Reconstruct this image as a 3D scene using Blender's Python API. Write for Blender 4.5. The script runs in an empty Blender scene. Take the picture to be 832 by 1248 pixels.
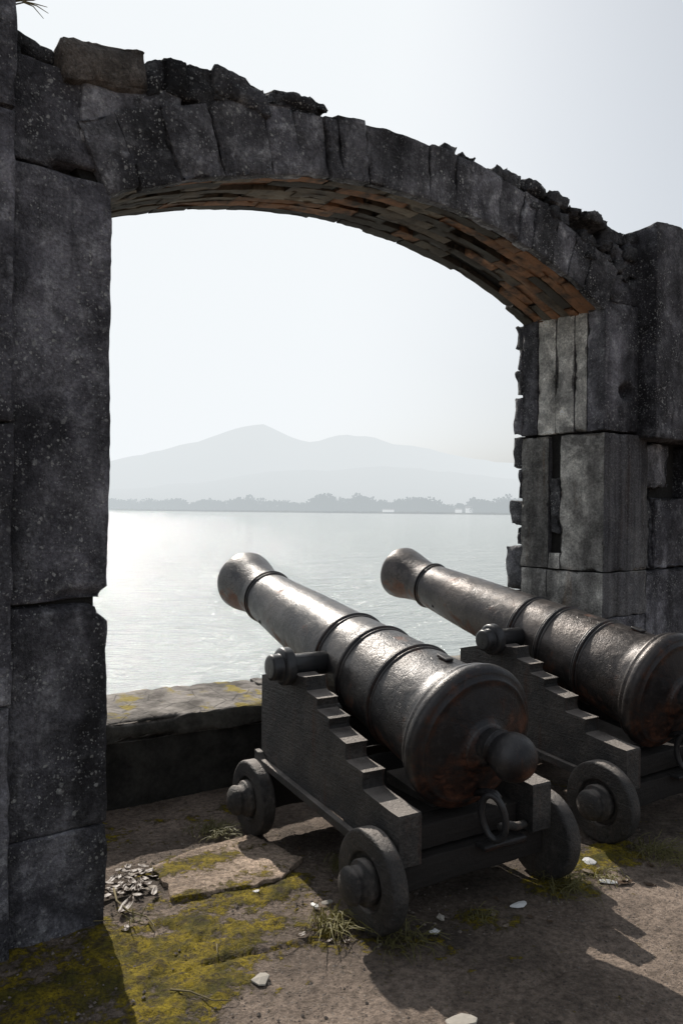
import bpy, math, random
import numpy as np
from mathutils import Matrix, Vector

random.seed(7)
RNG = np.random.default_rng(7)
R_ = math.radians
SUN_AZ = 24.5      # degrees left of straight ahead
SUN_EL = 37.0

scene = bpy.context.scene
col = scene.collection

# ------------------------------------------------------------------ noise
def _h(ix, iy, iz, s):
    n = (ix.astype(np.int64) * 374761393 + iy.astype(np.int64) * 668265263 + iz.astype(np.int64) * 2147483647 + s * 974711)
    n = (n ^ (n >> 13)) * 1274126177
    n = n & 0x7fffffff
    n = (n ^ (n >> 16)) & 0xffff
    return n / 65535.0

def vnoise(P, s=0):
    P = np.asarray(P, float)
    i = np.floor(P).astype(np.int64)
    f = P - i
    u = f * f * f * (f * (f * 6 - 15) + 10)
    x, y, z = i[:, 0], i[:, 1], i[:, 2]
    out = 0
    for dx in (0, 1):
        wx = u[:, 0] if dx else 1 - u[:, 0]
        for dy in (0, 1):
            wy = u[:, 1] if dy else 1 - u[:, 1]
            for dz in (0, 1):
                wz = u[:, 2] if dz else 1 - u[:, 2]
                out = out + wx * wy * wz * _h(x + dx, y + dy, z + dz, s)
    return out * 2 - 1

def fbm(P, freq=1.0, oct=4, s=0, gain=0.5):
    P = np.asarray(P, float) * freq
    a, out, tot = 1.0, 0.0, 0.0
    for k in range(oct):
        out = out + a * vnoise(P + 17.3 * k, s + k)
        tot += a
        a *= gain
        P = P * 2.03
    return out / tot * 1.6

# ------------------------------------------------------------------ objects
def mesh_obj(name, V, F, mat=None, parent=None, smooth=True, attr=None, facecol=None):
    me = bpy.data.meshes.new(name)
    me.from_pydata([tuple(v) for v in np.asarray(V).tolist()], [], [tuple(f) for f in (F.tolist() if isinstance(F, np.ndarray) else F)])
    me.update()
    if smooth:
        me.polygons.foreach_set('use_smooth', [True] * len(me.polygons))
    if attr is not None:
        for an, vals in attr.items():
            a = me.attributes.new(an, 'FLOAT', 'POINT')
            a.data.foreach_set('value', np.asarray(vals, dtype=np.float32))
    if mat:
        me.materials.append(mat)
    o = bpy.data.objects.new(name, me)
    col.objects.link(o)
    if parent:
        o.parent = parent
    return o

def empty(name, loc=(0, 0, 0), rotz=0.0, parent=None):
    o = bpy.data.objects.new(name, None)
    col.objects.link(o)
    o.location = loc
    o.rotation_euler = (0, 0, rotz)
    o.empty_display_size = 0.2
    if parent:
        o.parent = parent
    return o

def tag(o, label=None, cat=None, group=None, kind=None):
    if label: o['label'] = label
    if cat: o['category'] = cat
    if group: o['group'] = group
    if kind: o['kind'] = kind
    return o

def copy_tree(o, parent=None):
    c = o.copy()
    col.objects.link(c)
    c.parent = parent
    for ch in list(o.children):
        copy_tree(ch, c)
    return c

def join(parts):
    V, F, n = [], [], 0
    for v, f in parts:
        v = np.asarray(v, float)
        V.append(v)
        F += [tuple(int(i) + n for i in q) for q in f]
        n += len(v)
    return np.vstack(V), F

# ------------------------------------------------------------------ shapes
def _lines(lo, hi, res, b):
    L = hi - lo
    b = min(b, L * 0.45)
    inner = np.linspace(lo + b, hi - b, max(2, int(round((L - 2 * b) / res)) + 1))
    return np.concatenate([[lo, lo + b * 0.45], inner, [hi - b * 0.45, hi]]), b

def block(lo, hi, res=0.03, bevel=0.009, amp=0.005, chip=0.011, seed=0, freq=7.0, warp=None, dents=(), skew=None):
    """a rough stone: rounded box, uneven faces, chipped edges"""
    ax, bs = [], []
    for k in range(3):
        l, b = _lines(lo[k], hi[k], res, bevel)
        ax.append(l); bs.append(b)
    nx, ny, nz = map(len, ax)
    I, J, K = np.meshgrid(np.arange(nx), np.arange(ny), np.arange(nz), indexing='ij')
    m = (I == 0) | (I == nx - 1) | (J == 0) | (J == ny - 1) | (K == 0) | (K == nz - 1)
    idx = -np.ones((nx, ny, nz), int)
    idx[m] = np.arange(m.sum())
    P = np.stack([ax[0][I[m]], ax[1][J[m]], ax[2][K[m]]], 1)
    F = []
    def quads(g, flip):
        a, b, c, d = g[:-1, :-1].ravel(), g[1:, :-1].ravel(), g[1:, 1:].ravel(), g[:-1, 1:].ravel()
        F.append(np.stack([a, d, c, b] if flip else [a, b, c, d], 1))
    quads(idx[:, :, 0], True); quads(idx[:, :, -1], False)
    quads(idx[:, 0, :], False); quads(idx[:, -1, :], True)
    quads(idx[0, :, :], True); quads(idx[-1, :, :], False)
    F = np.vstack(F)
    lo = np.array(lo, float); hi = np.array(hi, float); bs = np.array(bs)
    c = np.clip(P, lo + bs, hi - bs)
    d = P - c
    ln = np.linalg.norm(d / bs, axis=1, keepdims=True)
    mx = np.abs(d / bs).max(1, keepdims=True)
    n = d / bs / np.maximum(ln, 1e-9)
    Pn = c + d / np.maximum(ln, 1e-9) * np.maximum(mx, 1e-9)
    # distance to the nearest edge
    dist = np.sort(np.minimum(P - lo, hi - P), axis=1)
    e = np.exp(-(dist[:, 1] / 0.032) ** 2)
    S = P + seed * 3.71
    disp = fbm(S, freq, 4, seed) * amp + fbm(S, freq * 4.3, 2, seed + 9) * amp * 0.45
    ch = np.clip(fbm(S, 5.5, 3, seed + 31) + 0.12, 0, None) + 0.5 * np.clip(fbm(S, 17, 2, seed + 77) - 0.05, 0, None)
    disp = disp - e * ch * chip
    Pn = Pn + n * disp[:, None]
    for (cx, cy, cz, r, dep, nv) in dents:
        q = np.exp(-(((P - np.array([cx, cy, cz])) / np.array(r)) ** 2).sum(1) ** 2)
        Pn = Pn + np.array(nv)[None, :] * (q * dep)[:, None]
    if skew is not None:
        Pn = skew(Pn)
    if warp is not None:
        Pn = warp(Pn)
    return Pn, F

def cube(lo, hi):
    x0, y0, z0 = lo; x1, y1, z1 = hi
    V = [(x0,y0,z0),(x1,y0,z0),(x1,y1,z0),(x0,y1,z0),(x0,y0,z1),(x1,y0,z1),(x1,y1,z1),(x0,y1,z1)]
    F = [(0,3,2,1),(4,5,6,7),(0,1,5,4),(1,2,6,5),(2,3,7,6),(3,0,4,7)]
    return np.array(V, float), F

def lathe(prof, seg=64, axis='y'):
    """prof: list of (along, radius)"""
    prof = np.array(prof, float)
    a = np.linspace(0, 2 * np.pi, seg, endpoint=False)
    V = []
    for t, r in prof:
        if axis == 'y':
            V.append(np.stack([r * np.cos(a), np.full(seg, t), r * np.sin(a)], 1))
        else:
            V.append(np.stack([np.full(seg, t), r * np.sin(a), r * np.cos(a)], 1))
    V = np.vstack(V)
    F = []
    for i in range(len(prof) - 1):
        for j in range(seg):
            k = (j + 1) % seg
            F.append((i*seg+j, (i+1)*seg+j, (i+1)*seg+k, i*seg+k))
    F.append(tuple(range(seg)))
    F.append(tuple((len(prof)-1)*seg + j for j in reversed(range(seg))))
    if axis == 'y':
        pass
    return V, F

def rounded(prof, n=4, r=0.01):
    """round the corners of a polyline profile"""
    P = [np.array(p, float) for p in prof]
    out = [P[0]]
    for i in range(1, len(P) - 1):
        a, b, c = P[i-1], P[i], P[i+1]
        la, lc = np.linalg.norm(a-b), np.linalg.norm(c-b)
        rr = min(r, la*0.45, lc*0.45)
        p0, p1 = b + (a-b)/max(la,1e-9)*rr, b + (c-b)/max(lc,1e-9)*rr
        for k in range(n+1):
            t = k/n
            out.append((1-t)**2*p0 + 2*t*(1-t)*b + t*t*p1)
    out.append(P[-1])
    return out

def tube(pts, rad, seg=8, closed=False):
    pts = [np.array(p, float) for p in pts]
    n = len(pts)
    V, F = [], []
    up = np.array([0.13, 0.21, 0.97])
    for i, p in enumerate(pts):
        if closed:
            t = pts[(i+1) % n] - pts[i-1]
        else:
            t = pts[min(i+1, n-1)] - pts[max(i-1, 0)]
        t = t / max(np.linalg.norm(t), 1e-9)
        u = np.cross(t, up); u /= max(np.linalg.norm(u), 1e-9)
        v = np.cross(t, u)
        r = rad[i] if hasattr(rad, '__len__') else rad
        for k in range(seg):
            a = 2*math.pi*k/seg
            V.append(p + r*(math.cos(a)*u + math.sin(a)*v))
    m = n if closed else n-1
    for i in range(m):
        for k in range(seg):
            a, b = i*seg+k, i*seg+(k+1) % seg
            c, d = ((i+1) % n)*seg+(k+1) % seg, ((i+1) % n)*seg+k
            F.append((a, b, c, d))
    if not closed:
        F.append(tuple(reversed(range(seg))))
        F.append(tuple((n-1)*seg+k for k in range(seg)))
    return np.array(V), F

def prism_bevel(name, poly, x0, x1, mat, parent, bevel=0.007, sub=None):
    """polygon in (y,z) pushed along x, bevelled"""
    n = len(poly)
    V = [(x0, p[0], p[1]) for p in poly] + [(x1, p[0], p[1]) for p in poly]
    F = [tuple(range(n)), tuple(reversed(range(n, 2*n)))]
    for i in range(n):
        j = (i+1) % n
        F.append((i, n+i, n+j, j))
    import bmesh
    bm = bmesh.new()
    vs = [bm.verts.new(v) for v in V]
    for f in F:
        bm.faces.new([vs[i] for i in f])
    bmesh.ops.recalc_face_normals(bm, faces=bm.faces)
    if bevel:
        bmesh.ops.bevel(bm, geom=list(bm.edges), offset=bevel, segments=2, profile=0.6, affect='EDGES', clamp_overlap=True)
    me = bpy.data.meshes.new(name)
    bm.to_mesh(me); bm.free()
    me.materials.append(mat)
    o = bpy.data.objects.new(name, me)
    col.objects.link(o)
    if parent: o.parent = parent
    return o

# ------------------------------------------------------------------ node helper
class NT:
    def __init__(s, name):
        s.m = bpy.data.materials.new(name)
        s.m.use_nodes = True
        s.t = s.m.node_tree
        s.t.nodes.clear()
        s.out = s.n('ShaderNodeOutputMaterial')
    def n(s, typ, **kw):
        x = s.t.nodes.new(typ)
        for k, v in kw.items():
            setattr(x, k, v)
        return x
    def link(s, a, b):
        s.t.links.new(a, b)
    def setin(s, sock, v):
        if isinstance(v, bpy.types.NodeSocket):
            s.link(v, sock)
        elif isinstance(v, tuple) and len(v) == 3 and sock.type == 'RGBA':
            sock.default_value = (*v, 1)
        else:
            sock.default_value = v
    def coord(s, which='Object', scale=(1, 1, 1), loc=(0, 0, 0)):
        tc = s.n('ShaderNodeTexCoord')
        mp = s.n('ShaderNodeMapping')
        mp.inputs['Scale'].default_value = scale
        mp.inputs['Location'].default_value = loc
        s.link(tc.outputs[which], mp.inputs['Vector'])
        return mp.outputs[0]
    def noise(s, vec, scale, detail=5, rough=0.6, dist=0.0):
        x = s.n('ShaderNodeTexNoise')
        s.link(vec, x.inputs['Vector'])
        x.inputs['Scale'].default_value = scale
        x.inputs['Detail'].default_value = detail
        x.inputs['Roughness'].default_value = rough
        x.inputs['Distortion'].default_value = dist
        return x.outputs['Fac']
    def voro(s, vec, scale, feature='F1', out='Distance', rand=1.0):
        x = s.n('ShaderNodeTexVoronoi', feature=feature)
        s.link(vec, x.inputs['Vector'])
        x.inputs['Scale'].default_value = scale
        x.inputs['Randomness'].default_value = rand
        return x.outputs[out]
    def ramp(s, fac, lo, hi, a=0.0, b=1.0):
        x = s.n('ShaderNodeMapRange', interpolation_type='SMOOTHSTEP')
        s.setin(x.inputs['Value'], fac)
        x.inputs['From Min'].default_value = lo
        x.inputs['From Max'].default_value = hi
        x.inputs['To Min'].default_value = a
        x.inputs['To Max'].default_value = b
        return x.outputs[0]
    def math(s, op, a, b=0.0):
        x = s.n('ShaderNodeMath', operation=op)
        s.setin(x.inputs[0], a); s.setin(x.inputs[1], b)
        return x.outputs[0]
    def mix(s, fac, a, b, blend='MIX'):
        x = s.n('ShaderNodeMix', data_type='RGBA', blend_type=blend)
        s.setin(x.inputs[0], fac); s.setin(x.inputs[6], a); s.setin(x.inputs[7], b)
        return x.outputs[2]
    def attr(s, name):
        x = s.n('ShaderNodeAttribute', attribute_name=name)
        return x.outputs['Fac']
    def bump(s, h, strength=0.5, dist=0.01, normal=None):
        x = s.n('ShaderNodeBump')
        x.inputs['Strength'].default_value = strength
        x.inputs['Distance'].default_value = dist
        s.setin(x.inputs['Height'], h)
        if normal is not None: s.link(normal, x.inputs['Normal'])
        return x.outputs[0]
    def rnd(s):
        return s.n('ShaderNodeObjectInfo').outputs['Random']
    def bsdf(s, color, rough=0.8, metal=0.0, normal=None, spec=0.5, coat=0.0):
        x = s.n('ShaderNodeBsdfPrincipled')
        s.setin(x.inputs['Base Color'], color)
        s.setin(x.inputs['Roughness'], rough)
        s.setin(x.inputs['Metallic'], metal)
        s.setin(x.inputs['Specular IOR Level'], spec)
        if coat: x.inputs['Coat Weight'].default_value = coat
        if normal is not None: s.link(normal, x.inputs['Normal'])
        return x
    def done(s, sh):
        s.link(sh if isinstance(sh, bpy.types.NodeSocket) else sh.outputs[0], s.out.inputs['Surface'])
        return s.m

# ------------------------------------------------------------------ materials
def stone_mat(name, dark, mid, light, lichen=1.0, streak=0.6, warm=0.0, bumpk=1.0, front=0.0):
    k = NT(name)
    v = k.coord('Object')
    n1 = k.noise(v, 2.2, 7, 0.65)
    n2 = k.noise(v, 11, 8, 0.7)
    n3 = k.noise(v, 75, 4, 0.7)
    c = k.mix(k.ramp(n1, 0.36, 0.66), dark, mid)
    c = k.mix(k.math('MULTIPLY', k.ramp(n2, 0.48, 0.72), 0.75), c, light)
    vs = k.coord('Object', (7, 7, 0.45))
    st = k.noise(vs, 1.0, 5, 0.6)
    c = k.mix(k.math('MULTIPLY', k.ramp(st, 0.5, 0.68), streak), c, tuple(x * 0.42 for x in dark))
    if warm:
        w = k.noise(k.coord('Object', (6, 6, 0.8), (3, 1, 0)), 1.0, 5, 0.6)
        c = k.mix(k.math('MULTIPLY', k.ramp(w, 0.56, 0.72), warm), c, (0.20, 0.115, 0.05))
    big = k.noise(k.coord('Object', (2.6, 2.6, 0.8), (2, 7, 1)), 1.0, 4, 0.6, 0.3)
    c = k.mix(0.85, c, k.mix(k.ramp(big, 0.40, 0.60), (0.42, 0.42, 0.43), (1.45, 1.45, 1.45)), 'MULTIPLY')
    blot = k.noise(v, 5.2, 8, 0.72, 0.6)
    c = k.mix(0.8, c, k.mix(k.ramp(blot, 0.36, 0.64), (0.5, 0.5, 0.5), (1.55, 1.55, 1.55)), 'MULTIPLY')
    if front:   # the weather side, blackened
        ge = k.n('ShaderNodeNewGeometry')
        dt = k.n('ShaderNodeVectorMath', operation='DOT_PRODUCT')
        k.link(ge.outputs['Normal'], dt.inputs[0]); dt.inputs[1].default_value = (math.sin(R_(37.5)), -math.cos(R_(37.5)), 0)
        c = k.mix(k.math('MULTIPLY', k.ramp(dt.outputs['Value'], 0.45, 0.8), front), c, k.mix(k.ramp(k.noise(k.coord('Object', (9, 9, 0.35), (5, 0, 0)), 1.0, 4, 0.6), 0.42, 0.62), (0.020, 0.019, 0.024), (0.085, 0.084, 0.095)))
    # grain
    c = k.mix(0.5, c, k.mix(k.ramp(n3, 0.3, 0.7), (0.35, 0.35, 0.35), (1.7, 1.7, 1.7)), 'MULTIPLY')
    # each stone a little different
    rv = k.ramp(k.rnd(), 0, 1, 1.05, 2.0)
    cc = k.n('ShaderNodeCombineColor')
    for i in range(3): k.link(rv, cc.inputs[i])
    c = k.mix(1.0, c, cc.outputs[0], 'MULTIPLY')
    # lichen: small pale discs in patches
    vd = k.n('ShaderNodeVectorMath', operation='ADD')
    k.link(v, vd.inputs[0])
    ns = k.n('ShaderNodeTexNoise'); ns.inputs['Scale'].default_value = 24; ns.inputs['Detail'].default_value = 4
    k.link(v, ns.inputs['Vector'])
    sc = k.n('ShaderNodeVectorMath', operation='SCALE'); sc.inputs['Scale'].default_value = 0.035
    k.link(ns.outputs['Color'], sc.inputs[0]); k.link(sc.outputs[0], vd.inputs[1])
    patch = k.ramp(k.noise(v, 3.4, 5, 0.65), 0.40, 0.58, 0.12, 1.0)
    for sca, thr, amt, lo_ in ((19, 0.26, 0.95, 0.80), (46, 0.34, 0.9, 0.70), (105, 0.42, 0.85, 0.66)):
        d = k.voro(vd.outputs[0], sca)
        cr = k.n('ShaderNodeSeparateColor'); k.link(k.voro(vd.outputs[0], sca, out='Color'), cr.inputs[0])
        on = k.ramp(cr.outputs[0], lo_, lo_ + 0.06)
        f = k.math('MULTIPLY', k.ramp(d, thr, thr * 0.6), on)
        f = k.math('MULTIPLY', f, k.math('MULTIPLY', patch, amt * lichen))
        lc = k.mix(cr.outputs[1], (0.24, 0.245, 0.25), (0.62, 0.62, 0.60))
        c = k.mix(f, c, lc)
    # relief
    cr2 = k.voro(vd.outputs[0], 52, 'DISTANCE_TO_EDGE')
    ckm = k.ramp(k.noise(v, 6.0, 4, 0.6), 0.46, 0.62)
    c = k.mix(k.math('MULTIPLY', k.math('MULTIPLY', k.ramp(cr2, 0.05, 0.0), ckm), 0.4), c, (0.012, 0.012, 0.012))
    h = k.math('ADD', k.math('MULTIPLY', n2, 1.0), k.math('MULTIPLY', n3, 0.55))
    h = k.math('ADD', h, k.math('MULTIPLY', k.math('MULTIPLY', k.ramp(cr2, 0.0, 0.09), ckm), 0.12))
    h = k.math('ADD', h, k.math('MULTIPLY', k.noise(v, 190, 3, 0.7), 0.25))
    nb = k.bump(h, 1.0 * bumpk, 0.035)
    return k.done(k.bsdf(c, 0.88, 0, nb, 0.35))

M_STONE = stone_mat('weathered_dark_granite', (0.040, 0.039, 0.046), (0.105, 0.103, 0.114), (0.21, 0.21, 0.222), 0.9, 0.6)
M_VOUS = stone_mat('arch_granite', (0.050, 0.049, 0.055), (0.14, 0.138, 0.148), (0.30, 0.30, 0.31), 1.0, 0.3)
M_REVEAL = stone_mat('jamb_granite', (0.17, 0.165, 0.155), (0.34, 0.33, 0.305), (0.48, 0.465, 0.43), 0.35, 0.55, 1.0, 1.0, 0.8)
M_COPE = stone_mat('brown_coping_stone', (0.065, 0.056, 0.05), (0.115, 0.10, 0.088), (0.17, 0.15, 0.13), 0.3, 0.2)
M_RUBBLE = stone_mat('rubble_stone', (0.032, 0.032, 0.036), (0.085, 0.085, 0.09), (0.19, 0.19, 0.19), 1.1, 0.1, 0, 1.3)

def mat_core():  # backing kept near black: shade in the stone gaps is in the colour
    k = NT('dark_gap_core')
    v = k.coord('Object')
    n = k.noise(v, 30, 5)
    return k.done(k.bsdf(k.mix(n, (0.012, 0.012, 0.012), (0.035, 0.033, 0.03)), 0.95, 0, k.bump(n, 0.8, 0.02), 0.2))
M_CORE = mat_core()

def mat_soffit():
    k = NT('rusty_slate_soffit')
    v = k.coord('Object')
    a = k.attr('tone')
    x = k.n('ShaderNodeValToRGB')
    k.link(a, x.inputs[0])
    cr = x.color_ramp
    pts = [(0, (0.035, 0.032, 0.03)), (0.2, (0.08, 0.07, 0.055)), (0.42, (0.19, 0.155, 0.115)), (0.58, (0.12, 0.098, 0.075)), (0.75, (0.21, 0.105, 0.055)), (0.9, (0.27, 0.135, 0.07)), (1.0, (0.06, 0.06, 0.055))]
    cr.elements[0].position = 0; cr.elements[0].color = (*pts[0][1], 1)
    cr.elements[1].position = 1; cr.elements[1].color = (*pts[-1][1], 1)
    for p, c in pts[1:-1]:
        e = cr.elements.new(p); e.color = (*c, 1)
    n = k.noise(v, 9, 6, 0.65); n2 = k.noise(v, 60, 5, 0.7)
    c = k.mix(k.ramp(n, 0.42, 0.7), x.outputs[0], (0.05, 0.042, 0.035))
    c = k.mix(0.6, c, k.mix(n2, (0.4, 0.4, 0.4), (1.6, 1.6, 1.6)), 'MULTIPLY')
    h = k.math('ADD', n, k.math('MULTIPLY', n2, 0.5))
    return k.done(k.bsdf(c, 0.9, 0, k.bump(h, 0.8, 0.015), 0.3))
M_SOFFIT = mat_soffit()

def mat_iron(name, rust=1.0, tint=(1, 1, 1)):
    k = NT(name)
    v = k.coord('Object')
    n1 = k.noise(v, 4.5, 7, 0.65)
    n2 = k.noise(v, 22, 7, 0.7)
    n3 = k.noise(v, 130, 4, 0.7)
    c = k.mix(k.ramp(n1, 0.4, 0.65), (0.055, 0.054, 0.056), (0.105, 0.098, 0.094))
    c = k.mix(k.math('MULTIPLY', k.ramp(n2, 0.5, 0.7), 0.5), c, (0.17, 0.16, 0.152))
    c = k.mix(1.0, c, tint, 'MULTIPLY')
    # rust sits in patches, more on the underside
    ge = k.n('ShaderNodeNewGeometry')
    sx = k.n('ShaderNodeSeparateXYZ'); k.link(ge.outputs['Normal'], sx.inputs[0])
    under = k.ramp(sx.outputs[2], 0.35, -0.7, 0.0, 0.16)
    rf = k.ramp(k.math('ADD', k.noise(v, 6.5, 8, 0.72, 0.4), under), 0.60, 0.74)
    rc = k.mix(n2, (0.09, 0.028, 0.012), (0.20, 0.075, 0.03))
    rfa = k.math('MULTIPLY', rf, 0.85 * rust)
    c = k.mix(rfa, c, rc)
    # pits and cracked scale
    nv = k.n('ShaderNodeTexNoise'); nv.inputs['Scale'].default_value = 9; k.link(v, nv.inputs['Vector'])
    ad = k.n('ShaderNodeVectorMath', operation='ADD'); k.link(v, ad.inputs[0])
    sc = k.n('ShaderNodeVectorMath', operation='SCALE'); sc.inputs['Scale'].default_value = 0.06
    k.link(nv.outputs['Color'], sc.inputs[0]); k.link(sc.outputs[0], ad.inputs[1])
    crack = k.voro(ad.outputs[0], 24, 'DISTANCE_TO_EDGE')
    cm = k.ramp(k.noise(v, 3.3, 3), 0.42, 0.6)
    ck = k.math('MULTIPLY', k.ramp(crack, 0.05, 0.0), cm)
    pits = k.math('MULTIPLY', k.ramp(k.voro(v, 62), 0.24, 0.05), k.ramp(n2, 0.47, 0.6))
    c = k.mix(k.math('MULTIPLY', ck, 0.6), c, (0.015, 0.012, 0.011))
    c = k.mix(k.math('MULTIPLY', pits, 0.6), c, (0.02, 0.015, 0.012))
    h = k.math('ADD', k.math('MULTIPLY', n2, 0.55), k.math('MULTIPLY', n3, 0.28))
    h = k.math('SUBTRACT', h, k.math('MULTIPLY', ck, 0.16))
    h = k.math('ADD', h, k.math('MULTIPLY', k.noise(v, 55, 5, 0.7), 0.5))
    h = k.math('SUBTRACT', h, k.math('MULTIPLY', pits, 0.35))
    h = k.math('ADD', h, k.math('MULTIPLY', n1, 1.2))
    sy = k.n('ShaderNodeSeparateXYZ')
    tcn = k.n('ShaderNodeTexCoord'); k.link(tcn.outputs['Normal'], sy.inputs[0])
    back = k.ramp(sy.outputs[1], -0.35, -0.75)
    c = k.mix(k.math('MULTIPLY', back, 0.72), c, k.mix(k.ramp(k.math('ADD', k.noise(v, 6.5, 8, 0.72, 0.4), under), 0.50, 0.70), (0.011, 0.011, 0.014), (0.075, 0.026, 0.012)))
    rough = k.math('ADD', k.ramp(n2, 0.3, 0.7, 0.30, 0.50), k.math('MULTIPLY', rfa, 0.3))
    metal = k.math('SUBTRACT', 0.62, k.math('MULTIPLY', rfa, 0.6))
    return k.done(k.bsdf(c, rough, metal, k.bump(k.math('MULTIPLY', h, k.ramp(k.noise(v, 2.7, 3, 0.5), 0.35, 0.65, 0.45, 1.0)), 0.6, 0.0075), 0.55))
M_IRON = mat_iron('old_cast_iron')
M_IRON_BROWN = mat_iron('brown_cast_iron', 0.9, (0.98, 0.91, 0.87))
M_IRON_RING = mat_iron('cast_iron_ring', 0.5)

def mat_black():
    k = NT('black_painted_iron')
    v = k.coord('Object')
    n = k.noise(v, 28, 6, 0.65)
    c = k.mix(n, (0.018, 0.019, 0.021), (0.05, 0.05, 0.052))
    return k.done(k.bsdf(c, k.ramp(n, 0.3, 0.7, 0.26, 0.45), 0.2, k.bump(n, 0.4, 0.006), 0.5))
M_BLACK = mat_black()

def mat_carriage():
    k = NT('dark_carriage_paint')
    v = k.coord('Object')
    n1 = k.noise(v, 5, 7, 0.65)
    n2 = k.noise(v, 70, 5, 0.75)
    g = k.noise(k.coord('Object', (40, 8, 120)), 1.0, 4, 0.6)
    c = k.mix(k.ramp(n1, 0.38, 0.66), (0.028, 0.027, 0.027), (0.066, 0.061, 0.057))
    st = k.noise(k.coord('Object', (14, 14, 1.3)), 1.0, 5, 0.65)
    c = k.mix(k.math('MULTIPLY', k.ramp(st, 0.55, 0.72), 0.7), c, (0.065, 0.028, 0.016))
    c = k.mix(0.9, c, k.mix(k.ramp(n2, 0.3, 0.7), (0.4, 0.4, 0.4), (1.7, 1.65, 1.6)), 'MULTIPLY')
    wr = k.ramp(k.noise(v, 17, 8, 0.78, 0.5), 0.56, 0.66)
    c = k.mix(k.math('MULTIPLY', wr, 0.7), c, (0.13, 0.105, 0.09))
    # upward faces painted paler for the sun on the step treads
    ge = k.n('ShaderNodeNewGeometry')
    sx = k.n('ShaderNodeSeparateXYZ'); k.link(ge.outputs['Normal'], sx.inputs[0])
    up = k.math('MULTIPLY', k.ramp(sx.outputs[2], 0.6, 0.95), k.ramp(n1, 0.3, 0.6, 0.35, 0.9))
    c = k.mix(up, c, k.mix(n2, (0.20, 0.175, 0.155), (0.36, 0.32, 0.29)))
    h = k.math('ADD', k.math('MULTIPLY', g, 0.6), k.math('MULTIPLY', n2, 0.9))
    h = k.math('ADD', h, k.math('MULTIPLY', k.noise(v, 26, 6, 0.7), 0.8))
    return k.done(k.bsdf(c, k.ramp(n2, 0.3, 0.7, 0.45, 0.7), 0.1, k.bump(h, 0.85, 0.012), 0.5))
M_CARR = mat_carriage()
def mat_shaded_timber():
    k = NT('shaded_under_timber')  # darker than the carriage: deep shade under the breech put into the colour
    v = k.coord('Object')
    n = k.noise(v, 30, 6, 0.7); g_ = k.noise(k.coord('Object', (6, 50, 60)), 1.0, 5, 0.65)
    return k.done(k.bsdf(k.mix(g_, (0.010, 0.009, 0.009), (0.034, 0.029, 0.026)), 0.8, 0, k.bump(k.math('ADD', n, g_), 0.6, 0.01), 0.3))
M_CARR_SHADE = mat_shaded_timber()

def mat_parapet(name='lichened_parapet_stone', pale=1.0, dk=1.0):
    k = NT(name)
    v = k.coord('Object')
    n1 = k.noise(v, 5, 7, 0.65); n2 = k.noise(v, 40, 6, 0.7)
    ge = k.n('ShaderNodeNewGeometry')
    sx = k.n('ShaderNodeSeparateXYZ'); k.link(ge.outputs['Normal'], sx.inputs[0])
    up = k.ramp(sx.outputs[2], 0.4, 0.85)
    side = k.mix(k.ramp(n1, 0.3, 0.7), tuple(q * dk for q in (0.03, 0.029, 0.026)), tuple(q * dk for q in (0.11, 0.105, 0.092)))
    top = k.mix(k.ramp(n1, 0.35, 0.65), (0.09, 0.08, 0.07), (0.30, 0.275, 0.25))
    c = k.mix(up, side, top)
    cr = k.voro(v, 5.5, 'DISTANCE_TO_EDGE')
    c = k.mix(k.math('MULTIPLY', k.math('MULTIPLY', k.ramp(cr, 0.03, 0.0), up), 0.6), c, (0.03, 0.027, 0.024))
    mo = k.math('MULTIPLY', k.ramp(k.noise(v, 3.8, 6, 0.6, 0.3), 0.54, 0.62), up)
    mc = k.mix(n2, (0.16, 0.125, 0.012), (0.34, 0.26, 0.03))
    c = k.mix(k.math('MULTIPLY', mo, 0.9), c, mc)
    c = k.mix(0.5, c, k.mix(n2, (0.4, 0.4, 0.4), (1.5, 1.5, 1.5)), 'MULTIPLY')
    h = k.math('ADD', n1, k.math('MULTIPLY', n2, 0.7))
    h = k.math('SUBTRACT', h, k.math('MULTIPLY', k.math('MULTIPLY', k.ramp(cr, 0.04, 0.0), up), 0.3))
    return k.done(k.bsdf(c, 0.9, 0, k.bump(h, 0.8, 0.015), 0.3))
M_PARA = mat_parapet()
M_PARAD = mat_parapet('dark_parapet_face', 1.0, 0.5)

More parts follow.
